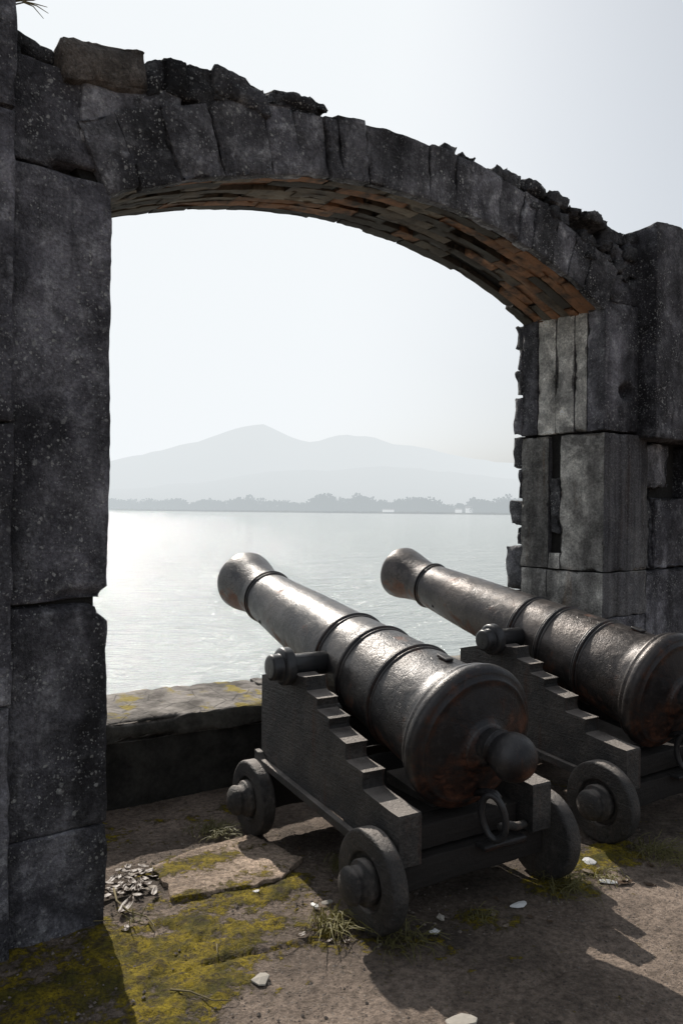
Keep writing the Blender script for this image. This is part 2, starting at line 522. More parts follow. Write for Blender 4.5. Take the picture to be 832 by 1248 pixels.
def mat_ground(name='mossy_old_concrete', mul=(0.76, 0.73, 0.74)):
    k = NT(name)
    v = k.coord('Object')
    n1 = k.noise(v, 1.9, 7, 0.62); n2 = k.noise(v, 14, 7, 0.68); n3 = k.noise(v, 95, 5, 0.75); n4 = k.noise(v, 330, 3, 0.7)
    c = k.mix(k.ramp(n1, 0.38, 0.64), (0.22, 0.178, 0.14), (0.41, 0.335, 0.265))
    c = k.mix(k.math('MULTIPLY', k.ramp(n2, 0.5, 0.72), 0.6), c, (0.45, 0.375, 0.30))
    c = k.mix(k.math('MULTIPLY', k.ramp(n2, 0.45, 0.3), 0.6), c, (0.085, 0.07, 0.056))
    # aggregate grains
    gc = k.n('ShaderNodeSeparateColor'); k.link(k.voro(v, 85, out='Color'), gc.inputs[0])
    gd = k.voro(v, 85)
    gf = k.math('MULTIPLY', k.ramp(gd, 0.42, 0.25), k.ramp(gc.outputs[0], 0.55, 0.7))
    c = k.mix(k.math('MULTIPLY', gf, 0.75), c, k.mix(gc.outputs[1], (0.06, 0.055, 0.05), (0.42, 0.38, 0.33)))
    c = k.mix(1.0, c, mul, 'MULTIPLY')
    # dark brown patches: damp behind the breech, others mostly under the carriages
    dark_patch = k.math('MULTIPLY', k.attr('dark_patch'), k.ramp(n2, 0.25, 0.6, 0.6, 1.0))
    c = k.mix(dark_patch, c, k.mix(n3, (0.025, 0.021, 0.017), (0.075, 0.06, 0.048)))
    # moss
    ma = k.attr('moss')
    mf = k.ramp(k.math('ADD', ma, k.math('ADD', k.math('MULTIPLY', k.math('SUBTRACT', n2, 0.5), 2.2), k.math('MULTIPLY', k.math('SUBTRACT', k.noise(v, 38, 6, 0.72), 0.5), 1.6))), 0.32, 0.66)
    mcol = k.mix(k.ramp(k.noise(v, 7, 5), 0.35, 0.65), (0.10, 0.09, 0.008), (0.40, 0.30, 0.010))
    mcol = k.mix(k.ramp(n3, 0.5, 0.66), mcol, (0.06, 0.055, 0.01))
    mcol = k.mix(k.math('MULTIPLY', k.ramp(k.noise(v, 24, 6, 0.7, 0.5), 0.5, 0.62), 0.75), mcol, (0.075, 0.055, 0.03))
    c = k.mix(k.math('MULTIPLY', mf, 0.95), c, mcol)
    c = k.mix(0.7, c, k.mix(n4, (0.45, 0.45, 0.45), (1.55, 1.55, 1.55)), 'MULTIPLY')
    c = k.mix(0.75, c, k.mix(k.ramp(k.noise(v, 46, 6, 0.78), 0.34, 0.66), (0.45, 0.44, 0.43), (1.5, 1.5, 1.5)), 'MULTIPLY')
    h = k.math('ADD', k.math('MULTIPLY', n2, 0.8), k.math('MULTIPLY', n3, 0.55))
    h = k.math('ADD', h, k.math('MULTIPLY', n4, 0.2))
    h = k.math('ADD', h, k.math('MULTIPLY', gf, 0.15))
    h = k.math('ADD', h, k.math('MULTIPLY', mf, k.math('ADD', 0.3, k.math('MULTIPLY', n3, 0.9))))
    return k.done(k.bsdf(c, 0.9, 0, k.bump(h, 1.0, 0.022), 0.3))
M_GROUND = mat_ground()
M_SLAB = mat_ground('pale_sunlit_mossy_slab', (1.4, 1.32, 1.28))  # paler tan than the ground, with the sunlight on it put in the colour

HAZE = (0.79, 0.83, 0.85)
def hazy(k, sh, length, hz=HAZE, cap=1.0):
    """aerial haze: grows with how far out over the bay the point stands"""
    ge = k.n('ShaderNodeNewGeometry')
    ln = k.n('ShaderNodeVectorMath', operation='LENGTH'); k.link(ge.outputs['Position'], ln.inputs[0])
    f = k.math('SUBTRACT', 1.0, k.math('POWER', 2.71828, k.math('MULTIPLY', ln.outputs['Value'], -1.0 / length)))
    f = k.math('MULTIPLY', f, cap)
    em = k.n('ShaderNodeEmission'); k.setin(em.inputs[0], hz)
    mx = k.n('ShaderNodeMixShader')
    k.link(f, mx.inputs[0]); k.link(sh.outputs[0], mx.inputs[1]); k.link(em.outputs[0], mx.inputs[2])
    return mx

def mat_water():
    k = NT('silty_bay_water')
    ge = k.n('ShaderNodeNewGeometry')
    def wv(sx, sy, rot):
        mp = k.n('ShaderNodeMapping'); mp.inputs['Scale'].default_value = (sx, sy, 1); mp.inputs['Rotation'].default_value = (0, 0, rot)
        k.link(ge.outputs['Position'], mp.inputs['Vector'])
        return mp.outputs[0]
    a = k.noise(wv(0.16, 0.30, 0.3), 1.0, 4, 0.55)
    b = k.noise(wv(0.9, 1.5, -0.25), 1.0, 5, 0.6)
    c = k.noise(wv(2.9, 4.2, 0.6), 1.0, 5, 0.66)
    h = k.math('ADD', k.math('MULTIPLY', a, 0.9), k.math('ADD', k.math('MULTIPLY', b, 0.31), k.math('MULTIPLY', c, 0.10)))
    nb = k.bump(h, 1.0, 1.0)
    sh = k.bsdf((0.44, 0.48, 0.47), 0.11, 0, nb, 0.5)
    sh.inputs['IOR'].default_value = 1.33
    return k.done(hazy(k, sh, 2600, (0.74, 0.775, 0.785)))
M_WATER = mat_water()

def mat_far(name, c1, c2, length, scale, hz=HAZE):
    k = NT(name)
    ge = k.n('ShaderNodeNewGeometry')
    n = k.noise(ge.outputs['Position'], scale, 6, 0.65)
    sh = k.bsdf(k.mix(n, c1, c2), 1.0, 0, None, 0.0)
    return k.done(hazy(k, sh, length, hz))
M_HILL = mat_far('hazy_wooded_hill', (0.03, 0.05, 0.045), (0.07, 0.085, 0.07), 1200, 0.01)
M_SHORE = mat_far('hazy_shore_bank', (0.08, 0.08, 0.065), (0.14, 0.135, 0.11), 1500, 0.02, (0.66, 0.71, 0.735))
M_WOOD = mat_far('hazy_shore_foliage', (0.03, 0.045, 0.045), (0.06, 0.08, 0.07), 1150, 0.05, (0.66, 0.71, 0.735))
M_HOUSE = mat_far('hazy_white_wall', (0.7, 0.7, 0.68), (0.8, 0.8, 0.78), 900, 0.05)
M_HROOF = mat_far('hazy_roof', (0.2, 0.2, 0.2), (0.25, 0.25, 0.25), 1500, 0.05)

def plain(name, c1, c2, scale=40, rough=0.8, spec=0.4, bump=0.4, trans=0.0):
    k = NT(name)
    v = k.coord('Object')
    n = k.noise(v, scale, 5, 0.65)
    c = k.mix(n, c1, c2)
    sh = k.bsdf(c, rough, 0, k.bump(n, bump, 0.004), spec)
    if trans:
        t = k.n('ShaderNodeBsdfTranslucent'); k.setin(t.inputs[0], c)
        mx = k.n('ShaderNodeMixShader'); mx.inputs[0].default_value = trans
        k.link(sh.outputs[0], mx.inputs[1]); k.link(t.outputs[0], mx.inputs[2])
        return k.done(mx)
    return k.done(sh)
M_GRASS = plain('yellow_green_grass', (0.10, 0.10, 0.02), (0.26, 0.22, 0.06), 60, 0.6, 0.4, 0.1, 0.3)
M_GRASSD = plain('dull_green_grass', (0.09, 0.095, 0.03), (0.24, 0.21, 0.09), 60, 0.6, 0.4, 0.1, 0.3)
M_LEAFP = plain('pale_dry_leaf', (0.11, 0.085, 0.06), (0.36, 0.30, 0.24), 45, 0.6, 0.4, 0.4, 0.15)
M_LEAFD = plain('dark_dry_leaf', (0.04, 0.026, 0.016), (0.13, 0.08, 0.048), 45, 0.5, 0.5, 0.4, 0.1)
M_SCRAP = plain('white_scrap', (0.6, 0.6, 0.6), (0.8, 0.8, 0.79), 30, 0.55, 0.4, 0.3, 0.1)
M_PEBBLE = plain('pale_stone', (0.30, 0.275, 0.24), (0.45, 0.42, 0.37), 50, 0.85, 0.3, 0.6)
M_GRIT = plain('ground_grit', (0.07, 0.06, 0.052), (0.26, 0.22, 0.19), 25, 0.9, 0.3, 0.6)
M_TWIG = plain('dry_twig', (0.10, 0.085, 0.045), (0.22, 0.18, 0.09), 60, 0.8, 0.3, 0.3)

# ------------------------------------------------------------------ camera
cam = bpy.data.cameras.new('camera')
cam.sensor_fit = 'VERTICAL'; cam.sensor_height = 36.0; cam.sensor_width = 24.0
cam.lens = 970.0 / 1248.0 * 36.0
cam.clip_start = 0.05; cam.clip_end = 30000
co = bpy.data.objects.new('camera', cam)
col.objects.link(co)
co.matrix_world = Matrix.Translation((0, 0, 1.6)) @ Matrix.Rotation(math.radians(90) - 2.5 / 970, 4, 'X') @ Matrix.Rotation(R_(0.5), 4, 'Z')
scene.camera = co

# ------------------------------------------------------------------ the masonry arch
ARCH_ANG = R_(37.5)
arch = empty('stone_arch', (-0.892, 3.069, 0), ARCH_ANG)
tag(arch, 'ruined dark granite archway with lichen spots framing the bay', 'arch')
XC, ZC, RA, TH = 1.677, -0.593, 3.79, 0.30

def Bk(name, lo, hi, mat=M_STONE, parent=None, **kw):
    v, f = block(lo, hi, **kw)
    return mesh_obj(name, v, f, mat, parent)

# --- left pier
seed = [100]
def sd():
    seed[0] += 1
    return seed[0]
lp = mesh_obj('pier', *cube((-1.25, 0.05, -0.05), (-0.045, 0.55, 2.86)), M_CORE, arch, False)
Bk('stone_block', (-0.40, 0.0, -0.03), (0.0, 0.60, 0.385), M_STONE, lp, seed=sd(), amp=0.003, chip=0.007, res=0.022)
Bk('stone_block', (-0.40, 0.004, 0.388), (0.0, 0.60, 1.238), M_STONE, lp, seed=sd(), amp=0.003, chip=0.007, res=0.022,
   dents=[(0.0, 0.0, 1.24, (0.05, 0.4, 0.055), 0.04, (-1, 0.3, -0.3)), (-0.2, 0.0, 1.245, (0.16, 0.1, 0.018), 0.03, (0, 1, 0))])
Bk('stone_block', (-0.40, 0.0, 1.246), (0.0, 0.60, 2.845), M_STONE, lp, seed=sd(), amp=0.003, chip=0.007, res=0.022,
   dents=[(0.0, 0.0, 1.255, (0.05, 0.4, 0.03), 0.03, (-1, 0.2, 0.2)), (-0.1, 0.0, 1.26, (0.12, 0.08, 0.02), 0.03, (0, 1, 0.3))])
# buttress at the far left, standing proud and running up out of the frame
lb = mesh_obj('buttress', *cube((-1.30, 0.0, -0.05), (-0.47, 0.5, 4.3)), M_CORE, arch, False)
zz = [-0.03, 0.9, 1.9, 3.0, 4.4]
for i in range(4):
    Bk('stone_block', (-1.32, -0.05 - 0.004 * i, zz[i]), (-0.372 + 0.003 * (i % 2), 0.60, zz[i + 1] - 0.006), M_STONE, lb, seed=sd(), res=0.035)
# masonry over the left springing
Bk('springer_stone', (-0.40, 0.015, 2.86), (-0.03, 0.60, 3.24), M_STONE, arch, seed=sd(), res=0.022, amp=0.007,
   dents=[(-0.12, 0.0, 2.865, (0.10, 0.15, 0.018), 0.10, (0, 1, 0.25))])

Bk('springer_stone', (-0.12, 0.006, 3.02), (0.30, 0.40, 3.262), M_VOUS, arch, seed=sd(), res=0.022, amp=0.005, skew=lambda P: P + np.stack([0 * P[:, 0], 0 * P[:, 0], 0.16 * (P[:, 0] - 0.1)], 1))
# --- voussoirs
def arch_warp(P):
    a = P[:, 0] / RA
    r = P[:, 2]
    return np.stack([XC + r * np.sin(a), P[:, 1], ZC + r * np.cos(a)], 1)
def s_of(q):
    return RA * math.asin((q - XC) / RA)
core_s0, core_s1 = s_of(-0.02), s_of(3.22)
v, f = block((core_s0 - 0.05, 0.045, RA + 0.065), (core_s1 + 0.1, 0.58, RA + TH - 0.03), res=0.08, amp=0.004, chip=0.0, seed=5, warp=arch_warp)
ring = mesh_obj('arch_ring', v, f, M_CORE, arch)
jq = [-0.015, 0.123, 0.292, 0.493, 0.743, 0.897, 1.05, 1.122, 1.277, 1.687, 1.872, 1.966, 2.194, 2.374, 2.482, 2.669, 2.825, 2.989, 3.215]
for i in range(len(jq) - 1):
    s0, s1 = s_of(jq[i]) + 0.0008, s_of(jq[i + 1]) - 0.0008
    yo = random.uniform(-0.008, 0.006)
    th = TH + random.uniform(-0.02, 0.012)
    ro = random.uniform(-0.004, 0.006)
    v, f = block((s0, yo, RA + ro), (s1, 0.055, RA + th), res=0.02, bevel=0.005, amp=0.005, chip=0.008, seed=sd(), warp=arch_warp)
    mesh_obj('voussoir', v, f, M_VOUS, ring)
    # far face of the arch
    v, f = block((s0 + 0.02, 0.50, RA + 0.09), (s1 + 0.02, 0.60 + random.uniform(-0.02, 0.02), RA + th), res=0.04, bevel=0.01, amp=0.008, chip=0.03, seed=sd(), warp=arch_warp)
    mesh_obj('voussoir', v, f, M_VOUS, ring)

# --- soffit of long thin slates
rows = [0.052, 0.125, 0.20, 0.27, 0.345, 0.42, 0.49, 0.57, 0.645]
parts, tones, nv = [], [], 0
rr = random.Random(11)
for j in range(len(rows) - 1):
    y0, y1 = rows[j], rows[j + 1]
    s = core_s0 - 0.01
    while s < core_s1:
        L = rr.uniform(0.16, 0.55)
        e = min(s + L, core_s1 + 0.02)
        lift = -0.002 - 0.030 * (0.5 * (y0 + y1) - 0.05) / 0.6
        if s > s_of(2.95): lift *= 0.6
        ins = rr.choice([0, 0.001, 0.002, 0.004, 0.008])
        miss = rr.random() < 0.13 and 2 <= j <= 6
        if miss: ins = 0.06
        yj = rr.uniform(-0.004, 0.006)
        ye = y1 + (rr.uniform(-0.012, 0.012) if j == len(rows) - 2 else yj)
        v, f = block((s + 0.002, y0 + 0.002 + (0.008 if miss else 0), RA - lift + ins), (e - 0.002, ye, RA - lift + ins + 0.09), res=0.03, bevel=0.003, amp=0.0035, chip=0.007, seed=rr.randint(0, 9999), warp=arch_warp)
        right = (s - core_s0) / (core_s1 - core_s0)
        t = rr.choice([0.1, 0.25, 0.42, 0.45, 0.5, 0.58, 0.58]) if rr.random() > 0.15 + 0.45 * right else rr.uniform(0.7, 0.92)
        if miss or j == 7: t = rr.uniform(0.0, 0.2)
        tones.append(np.full(len(v), t))
        parts.append((v, f))
        s = e
V, F = join(parts)
mesh_obj('soffit', V, F, M_SOFFIT, ring, attr={'tone': np.concatenate(tones)})

# --- stones lying on top of the arch
def top_stone(name, q0, q1, z0, z1, y0=-0.01, y1=0.30, tilt=0.0, mat=M_RUBBLE, amp=0.014, chip=0.05, res=0.02, bev=0.02):
    qc, zc = (q0 + q1) / 2, (z0 + z1) / 2
    def sk(P):
        a = R_(tilt)
        x, z = P[:, 0] - qc, P[:, 2] - zc
        return np.stack([qc + x * math.cos(a) - z * math.sin(a), P[:, 1], zc + x * math.sin(a) + z * math.cos(a)], 1)
    return Bk(name, (q0, y0, z0), (q1, y1, z1), mat, arch, seed=sd(), amp=amp, chip=chip, res=res, bevel=bev, skew=sk, freq=9)
top_stone('coping_stone', -0.205, 0.145, 3.205, 3.375, -0.03, 0.34, 9, M_COPE, 0.009, 0.03)
top_stone('coping_stone', -0.40, -0.20, 3.27, 3.335, 0.05, 0.30, -14, M_RUBBLE, 0.008, 0.02)
top_stone('rubble_stone', -0.36, -0.31, 3.17, 3.30, 0.03, 0.28, 4)
top_stone('rubble_stone', -0.24, -0.20, 3.17, 3.25, 0.03, 0.28, 4)
top_stone('rubble_stone', 0.14, 0.215, 3.235, 3.405, 0.0, 0.3, -2)
top_stone('rubble_stone', 0.205, 0.31, 3.27, 3.425, -0.01, 0.32, 3)
top_stone('rubble_stone', 0.30, 0.445, 3.27, 3.44, -0.005, 0.28, 0)
top_stone('rubble_stone', 0.43, 0.72, 3.315, 3.455, -0.02, 0.34, -3)
top_stone('rubble_stone', 0.725, 0.99, 3.40, 3.485, 0.0, 0.30, 1)
top_stone('rubble_stone', 0.93, 1.03, 3.43, 3.50, 0.0, 0.28, 1)
top_stone('rubble_stone', 1.78, 1.90, 3.43, 3.545, 0.0, 0.25, 1)
top_stone('rubble_stone', 1.89, 2.025, 3.42, 3.525, -0.01, 0.28, -2)
top_stone('rubble_stone', 2.05, 2.20, 3.43, 3.485, 0.0, 0.25, -5)
top_stone('rubble_stone', 2.19, 2.42, 3.42, 3.53, 0.01, 0.32, -4, M_RUBBLE)
# loose courses stepping down to the right springing
rq = random.Random(5)
for row in range(4):
    q = 2.30 + 0.16 * row
    while q < 3.50:
        w = rq.uniform(0.08, 0.2); hgt = rq.uniform(0.07, 0.11)
        zt = 3.545 - 0.11 * (q - 2.3) - row * 0.10 + rq.uniform(-0.02, 0.015)
        ze = ZC + math.sqrt(max(0.1, (RA + TH) ** 2 - (q + w / 2 - XC) ** 2))
        if zt > ze - 0.03:
            top_stone('rubble_stone', q, q + w * 1.05, max(zt - hgt, ze - 0.10), zt, rq.uniform(-0.015, 0.03), 0.3, rq.uniform(-7, 4))
        q += w
# rear half of the broken top
q = -0.35
while q < 3.5:
    w = rq.uniform(0.12, 0.3)
    ze = ZC + math.sqrt(max(0.1, (RA + TH) ** 2 - (q + w / 2 - XC) ** 2))
    if 1.05 < q < 1.65:
        q += w; continue
    top_stone('rubble_stone', q, q + w, ze - 0.08, max(ze + 0.02, 3.36 + rq.uniform(-0.03, 0.05)), 0.31, 0.60, rq.uniform(-4, 4), res=0.04)
    q += w

# --- right pier
rp = mesh_obj('pier', *cube((3.25, 0.10, -0.05), (4.9, 0.56, 2.95)), M_CORE, arch, False)
QR = 3.205
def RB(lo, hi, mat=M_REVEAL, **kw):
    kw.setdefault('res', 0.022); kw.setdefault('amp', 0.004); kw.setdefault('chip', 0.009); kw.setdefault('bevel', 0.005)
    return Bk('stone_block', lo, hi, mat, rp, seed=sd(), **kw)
# upper course of narrow upright slabs
RB((QR, 0.0, 2.118), (3.66, 0.132, 2.95), M_STONE, res=0.016, dents=[(3.445, 0.0, 2.385, (0.062, 0.1, 0.042), 0.125, (0, 1, 0))])
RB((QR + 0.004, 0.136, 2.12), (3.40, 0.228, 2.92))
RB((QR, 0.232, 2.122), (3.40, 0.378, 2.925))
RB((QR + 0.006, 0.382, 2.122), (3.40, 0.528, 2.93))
RB((QR + 0.002, 0.532, 2.125), (3.40, 0.665, 2.93), M_STONE)
# middle course
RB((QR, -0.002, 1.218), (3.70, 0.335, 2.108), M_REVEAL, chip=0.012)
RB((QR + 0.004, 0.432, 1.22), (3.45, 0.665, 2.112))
RB((QR + 0.008, 0.338, 1.46), (3.45, 0.428, 1.825), M_RUBBLE, amp=0.012, chip=0.03)
RB((QR + 0.10, 0.338, 1.83), (3.45, 0.428, 2.10), M_CORE)
RB((QR + 0.10, 0.338, 1.33), (3.45, 0.428, 1.455), M_CORE)
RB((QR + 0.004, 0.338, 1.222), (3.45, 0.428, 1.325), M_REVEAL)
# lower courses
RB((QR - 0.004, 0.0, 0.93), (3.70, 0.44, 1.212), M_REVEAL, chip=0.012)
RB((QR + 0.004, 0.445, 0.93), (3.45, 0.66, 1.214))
RB((QR + 0.0, 0.0, 0.42), (3.68, 0.36, 0.924), M_STONE)
RB((QR + 0.006, 0.365, 0.42), (3.45, 0.66, 0.924), M_STONE)
RB((QR + 0.004, 0.0, -0.03), (3.69, 0.66, 0.414), M_STONE)
# ragged stones on the far edge
fz = [0.0, 0.45, 0.8, 1.05, 1.36, 1.50, 1.68, 1.90, 2.13, 2.40, 2.58, 2.74, 2.91]
fy = [0.76, 0.78, 0.79, 0.795, 0.71, 0.775, 0.69, 0.745, 0.735, 0.715, 0.70, 0.74]
for i in range(len(fy)):
    RB((QR + random.uniform(-0.012, 0.02), 0.655, fz[i] + 0.003), (3.5, fy[i], fz[i + 1] - 0.003), M_RUBBLE if i % 2 else M_STONE, amp=0.009, chip=0.020, bevel=0.014)
# front wall right of the pier
RB((3.71, 0.02, 1.77), (4.00, 0.5, 2.07), M_VOUS, amp=0.012, chip=0.03)
RB((3.69, 0.035, 1.22), (3.80, 0.5, 1.765), M_RUBBLE, amp=0.014, chip=0.04)
RB((3.80, 0.01, 1.22), (4.35, 0.5, 1.70), M_STONE, amp=0.01, chip=0.04)
RB((4.18, 0.02, 1.705), (4.9, 0.5, 2.07), M_STONE)
RB((3.71, 0.01, 0.60), (4.40, 0.5, 1.212), M_STONE, chip=0.03)
RB((3.70, 0.0, -0.03), (4.6, 0.5, 0.594), M_STONE)
RB((4.41, 0.0, 0.60), (4.9, 0.5, 1.212), M_STONE)
RB((4.36, 0.0, 1.22), (4.9, 0.5, 1.70), M_STONE)
# wall over the right springing
for (a, b, c, d) in ((3.20, 3.62, 2.955, 3.14), (3.34, 3.62, 3.145, 3.30), (3.45, 3.62, 3.305, 3.43)):
    Bk('springer_stone', (a, 0.018, c), (b, 0.60, d), M_STONE, arch, seed=sd(), amp=0.01, chip=0.03, res=0.025)
# buttress on the right, with a weathered sloping top
rb = mesh_obj('buttress', *cube((3.62, -0.05, 2.10), (4.85, 0.5, 3.38)), M_CORE, arch, False)
def slope_top(P):
    P = P.copy()
    k = np.clip((P[:, 2] - 3.2) / 0.3, 0, 1)
    P[:, 2] += k * (-0.05 * np.clip((P[:, 1] + 0.13), 0, 0.3) * 2 - 0.10 * np.clip(0.12 - (P[:, 0] - 3.57), 0, 1) + 0.05 * np.clip(P[:, 0] - 3.8, 0, 2))
    return P
Bk('stone_block', (3.572, -0.13, 2.085), (4.92, 0.60, 3.50), M_STONE, rb, seed=sd(), res=0.022, amp=0.007, bevel=0.012, skew=slope_top)

# dry stems growing out of the buttress at the upper left
t0 = np.array([-0.372, -0.02, 3.40])
bits = []
for k in range(5):
    a = random.uniform(-0.25, 0.25)
    p1 = t0 + np.array([0.03, -0.01, 0.02 * a]); p2 = t0 + np.array([0.055 + 0.02 * random.random(), -0.02, 0.06 * a]); p3 = t0 + np.array([0.085 + 0.03 * random.random(), -0.02, 0.22 * a])
    bits.append(tube([t0 + np.array([-0.01, 0.01, 0.012 * k - 0.02]), p1, p2, p3], [0.003, 0.0025, 0.002, 0.001], 5))
V, F = join(bits)
M44 = Matrix.Translation((-0.892, 3.069, 0)) @ Matrix.Rotation(ARCH_ANG, 4, 'Z')
V = np.array([tuple(M44 @ Vector(p)) for p in V])
o = mesh_obj('dry_weed', V, F, M_TWIG)
tag(o, 'tiny dry weed sprouting from the tall left buttress against the sky', 'weed')

# ------------------------------------------------------------------ parapet
SITE = R_(31.5)
par = empty('parapet_wall', (-0.892, 3.069, 0), SITE)
tag(par, 'low stone parapet with yellow lichen on its broad flat top', 'parapet')
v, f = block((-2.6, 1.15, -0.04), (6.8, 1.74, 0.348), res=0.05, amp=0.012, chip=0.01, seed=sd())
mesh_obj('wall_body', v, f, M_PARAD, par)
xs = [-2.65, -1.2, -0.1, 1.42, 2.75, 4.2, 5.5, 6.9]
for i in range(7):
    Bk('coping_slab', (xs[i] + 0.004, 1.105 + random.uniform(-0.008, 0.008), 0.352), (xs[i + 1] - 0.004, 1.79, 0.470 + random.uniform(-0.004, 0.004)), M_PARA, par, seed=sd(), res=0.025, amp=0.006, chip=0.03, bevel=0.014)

# ------------------------------------------------------------------ terrace ground
def axis_lines(fine0, fine1, step, lo, hi):
    a = list(np.arange(fine0, fine1 + 1e-6, step))
    up, s = [], step
    x = fine1
    while x < hi:
        s = min(s * 1.35, 8); x += s; up.append(min(x, hi))
    dn, s = [], step
    x = fine0
    while x > lo:
        s = min(s * 1.35, 8); x -= s; dn.append(max(x, lo))
    return np.array(sorted(set(dn)) + a + up)
gx = axis_lines(-0.7, 3.5, 0.013, -70, 70)
gy = axis_lines(-1.75, 1.2, 0.013, -90, 1.72)
XX, YY = np.meshgrid(gx, gy, indexing='ij')
ca, sa = math.cos(SITE), math.sin(SITE)
WX = -0.892 + XX * ca - YY * sa
WY = 3.069 + XX * sa + YY * ca
P3 = np.stack([WX.ravel(), WY.ravel(), np.zeros(WX.size)], 1)
x, y = P3[:, 0], P3[:, 1]
def g(cx, cy, rx, ry=None, rot=0.0):
    ry = ry or rx
    c, s = math.cos(rot), math.sin(rot)
    u = ((x - cx) * c + (y - cy) * s) / rx; w = (-(x - cx) * s + (y - cy) * c) / ry
    return np.exp(-(u * u + w * w))
nA = fbm(P3, 3.2, 5, 3); nB = fbm(P3, 13, 4, 8); nC = fbm(P3, 48, 3, 21)
moss = (0.95 * g(-0.62, 2.86, 0.30, 0.28) + 0.75 * g(-0.36, 3.08, 0.26, 0.17) + 0.8 * g(-0.50, 2.62, 0.20, 0.24) + 0.7 * g(-0.28, 3.33, 0.2, 0.14)
        + 0.65 * g(-0.74, 3.58, 0.16, 0.10, 0.5) + 0.55 * g(-0.38, 3.50, 0.20, 0.10, 0.5) + 0.42 * g(-1.0, 2.55, 0.4, 0.35) + 0.6 * g(-1.05, 3.95, 0.5, 0.14, 0.55)
        + 0.9 * g(1.14, 3.62, 0.22, 0.14, 0.5) + 0.6 * g(1.33, 3.75, 0.2, 0.12) + 0.75 * g(0.56, 3.10, 0.14, 0.09) + 0.5 * g(0.16, 2.95, 0.22, 0.1)
        + 0.5 * g(0.95, 3.38, 0.16, 0.10) + 0.4 * g(0.0, 3.1, 0.15))
moss = moss * 0.92 + 0.38 * nA * (0.4 + moss) + 0.30 * nB * (moss > 0.12)
dark_patch = np.clip(0.75 * g(0.45, 3.35, 0.55, 0.32, 0.5) + 0.6 * g(0.25, 3.0, 0.3, 0.12) + 0.45 * g(0.62, 2.85, 0.35, 0.14, -0.6) + 0.8 * g(-0.1, 3.85, 0.7, 0.25, 0.5) + 0.8 * g(1.5, 3.95, 0.6, 0.25, 0.4)
               + 0.9 * g(-0.88, 3.35, 0.14, 0.2) + 0.4 * g(-0.42, 2.5, 0.18, 0.1) + 0.25 * nA + 0.12 * nB, 0, 1)
z = 0.010 * fbm(P3, 1.1, 3, 40) + 0.006 * nA + 0.0035 * nB + 0.0022 * nC
mm = np.clip((moss - 0.35) / 0.4, 0, 1)
z = z + mm * (0.006 + 0.006 * nB + 0.004 * nC)
far = np.clip((np.hypot(x, y - 3) - 6) / 6, 0, 1)
z = z * (1 - far)
# a broken seam and a sunken strip in the paving
def seam(ax, ay, bx, by, w, dep):
    global z
    d = np.array([bx - ax, by - ay]); L = np.hypot(*d); d /= L
    t = (x - ax) * d[0] + (y - ay) * d[1]
    n = -(x - ax) * d[1] + (y - ay) * d[0] + 0.012 * nB
    inn = (t > -0.02) & (t < L)
    z = z - np.where(inn, dep * np.exp(-(n / w) ** 2), 0)
seam(-0.45, 2.79, -0.10, 2.94, 0.009, 0.022)
seam(-0.45, 2.79, -0.62, 2.72, 0.006, 0.008)
seam(-0.10, 2.94, 0.20, 3.06, 0.007, 0.010)
seam(-0.10, 2.94, 0.02, 2.60, 0.005, 0.006)
seam(0.35, 2.45, 1.0, 2.9, 0.008, 0.008)
nx, ny = XX.shape
idx = np.arange(nx * ny).reshape(nx, ny)
F = np.stack([idx[:-1, :-1].ravel(), idx[1:, :-1].ravel(), idx[1:, 1:].ravel(), idx[:-1, 1:].ravel()], 1)
P3[:, 2] = z
gr = mesh_obj('terrace_ground', P3, F, M_GROUND, attr={'moss': moss, 'dark_patch': dark_patch})
tag(gr, kind='structure')
# sea wall dropping from the terrace edge to the water
swl = mesh_obj('sea_wall', *block((-70, 1.50, -6.0), (70, 1.70, -0.05), res=1.5, amp=0.02, chip=0.0, seed=3), M_PARA)
swl.location = (-0.892, 3.069, 0); swl.rotation_euler = (0, 0, SITE)
tag(swl, 'tall dark sea wall below the parapet dropping to the bay', 'wall', kind='structure')

# raised, chipped paving slab lying in the sun
def slab(name, poly, z0, z1, seedv, mat):
    n = len(poly)
    P = np.array(poly)
    # resample outline
    out = []
    for i in range(n):
        a, b = P[i], P[(i + 1) % n]
        m = max(2, int(np.hypot(*(b - a)) / 0.012))
        for kk in range(m):
            out.append(a + (b - a) * kk / m)
    out = np.array(out)
    o3 = np.c_[out, np.zeros(len(out))]
    c = out.mean(0)
    dirv = (out - c) / np.linalg.norm(out - c, axis=1, keepdims=True)
    out = out + dirv * (0.007 * fbm(o3, 9, 3, seedv) - 0.022 * np.clip(fbm(o3, 14, 2, seedv + 4) - 0.25, 0, 1))[:, None]
    rings = [(1.0, z0), (1.0, z1 - 0.002), (0.994, z1)] + [(q, z1) for q in np.linspace(0.93, 0.04, 22)]
    V, Fs = [], []
    m = len(out)
    for (q, zz_) in rings:
        pts = c + (out - c) * q
        zz3 = np.full(m, zz_)
        if zz_ > z1 - 0.003:
            zz3 = zz3 + 0.004 * fbm(np.c_[pts, np.zeros(m)], 9, 4, seedv + 2) + 0.002 * fbm(np.c_[pts, np.zeros(m)], 45, 2, seedv + 3)
        V.append(np.c_[pts, zz3])
    for r in range(len(rings) - 1):
        for i in range(m):
            j = (i + 1) % m
            Fs.append((r * m + i, r * m + j, (r + 1) * m + j, (r + 1) * m + i))
    Fs.append(tuple((len(rings) - 1) * m + i for i in range(m)))
    V = np.vstack(V)
    return V, Fs
sv, sf = slab('paving_slab', [(-0.675, 3.225), (-0.33, 3.352), (-0.315, 3.392), (-0.235, 3.41), (-0.16, 3.62), (-0.42, 3.86), (-0.60, 3.75), (-0.83, 3.52)], -0.02, 0.021, 4, M_SLAB)
sx_, sy_ = sv[:, 0], sv[:, 1]
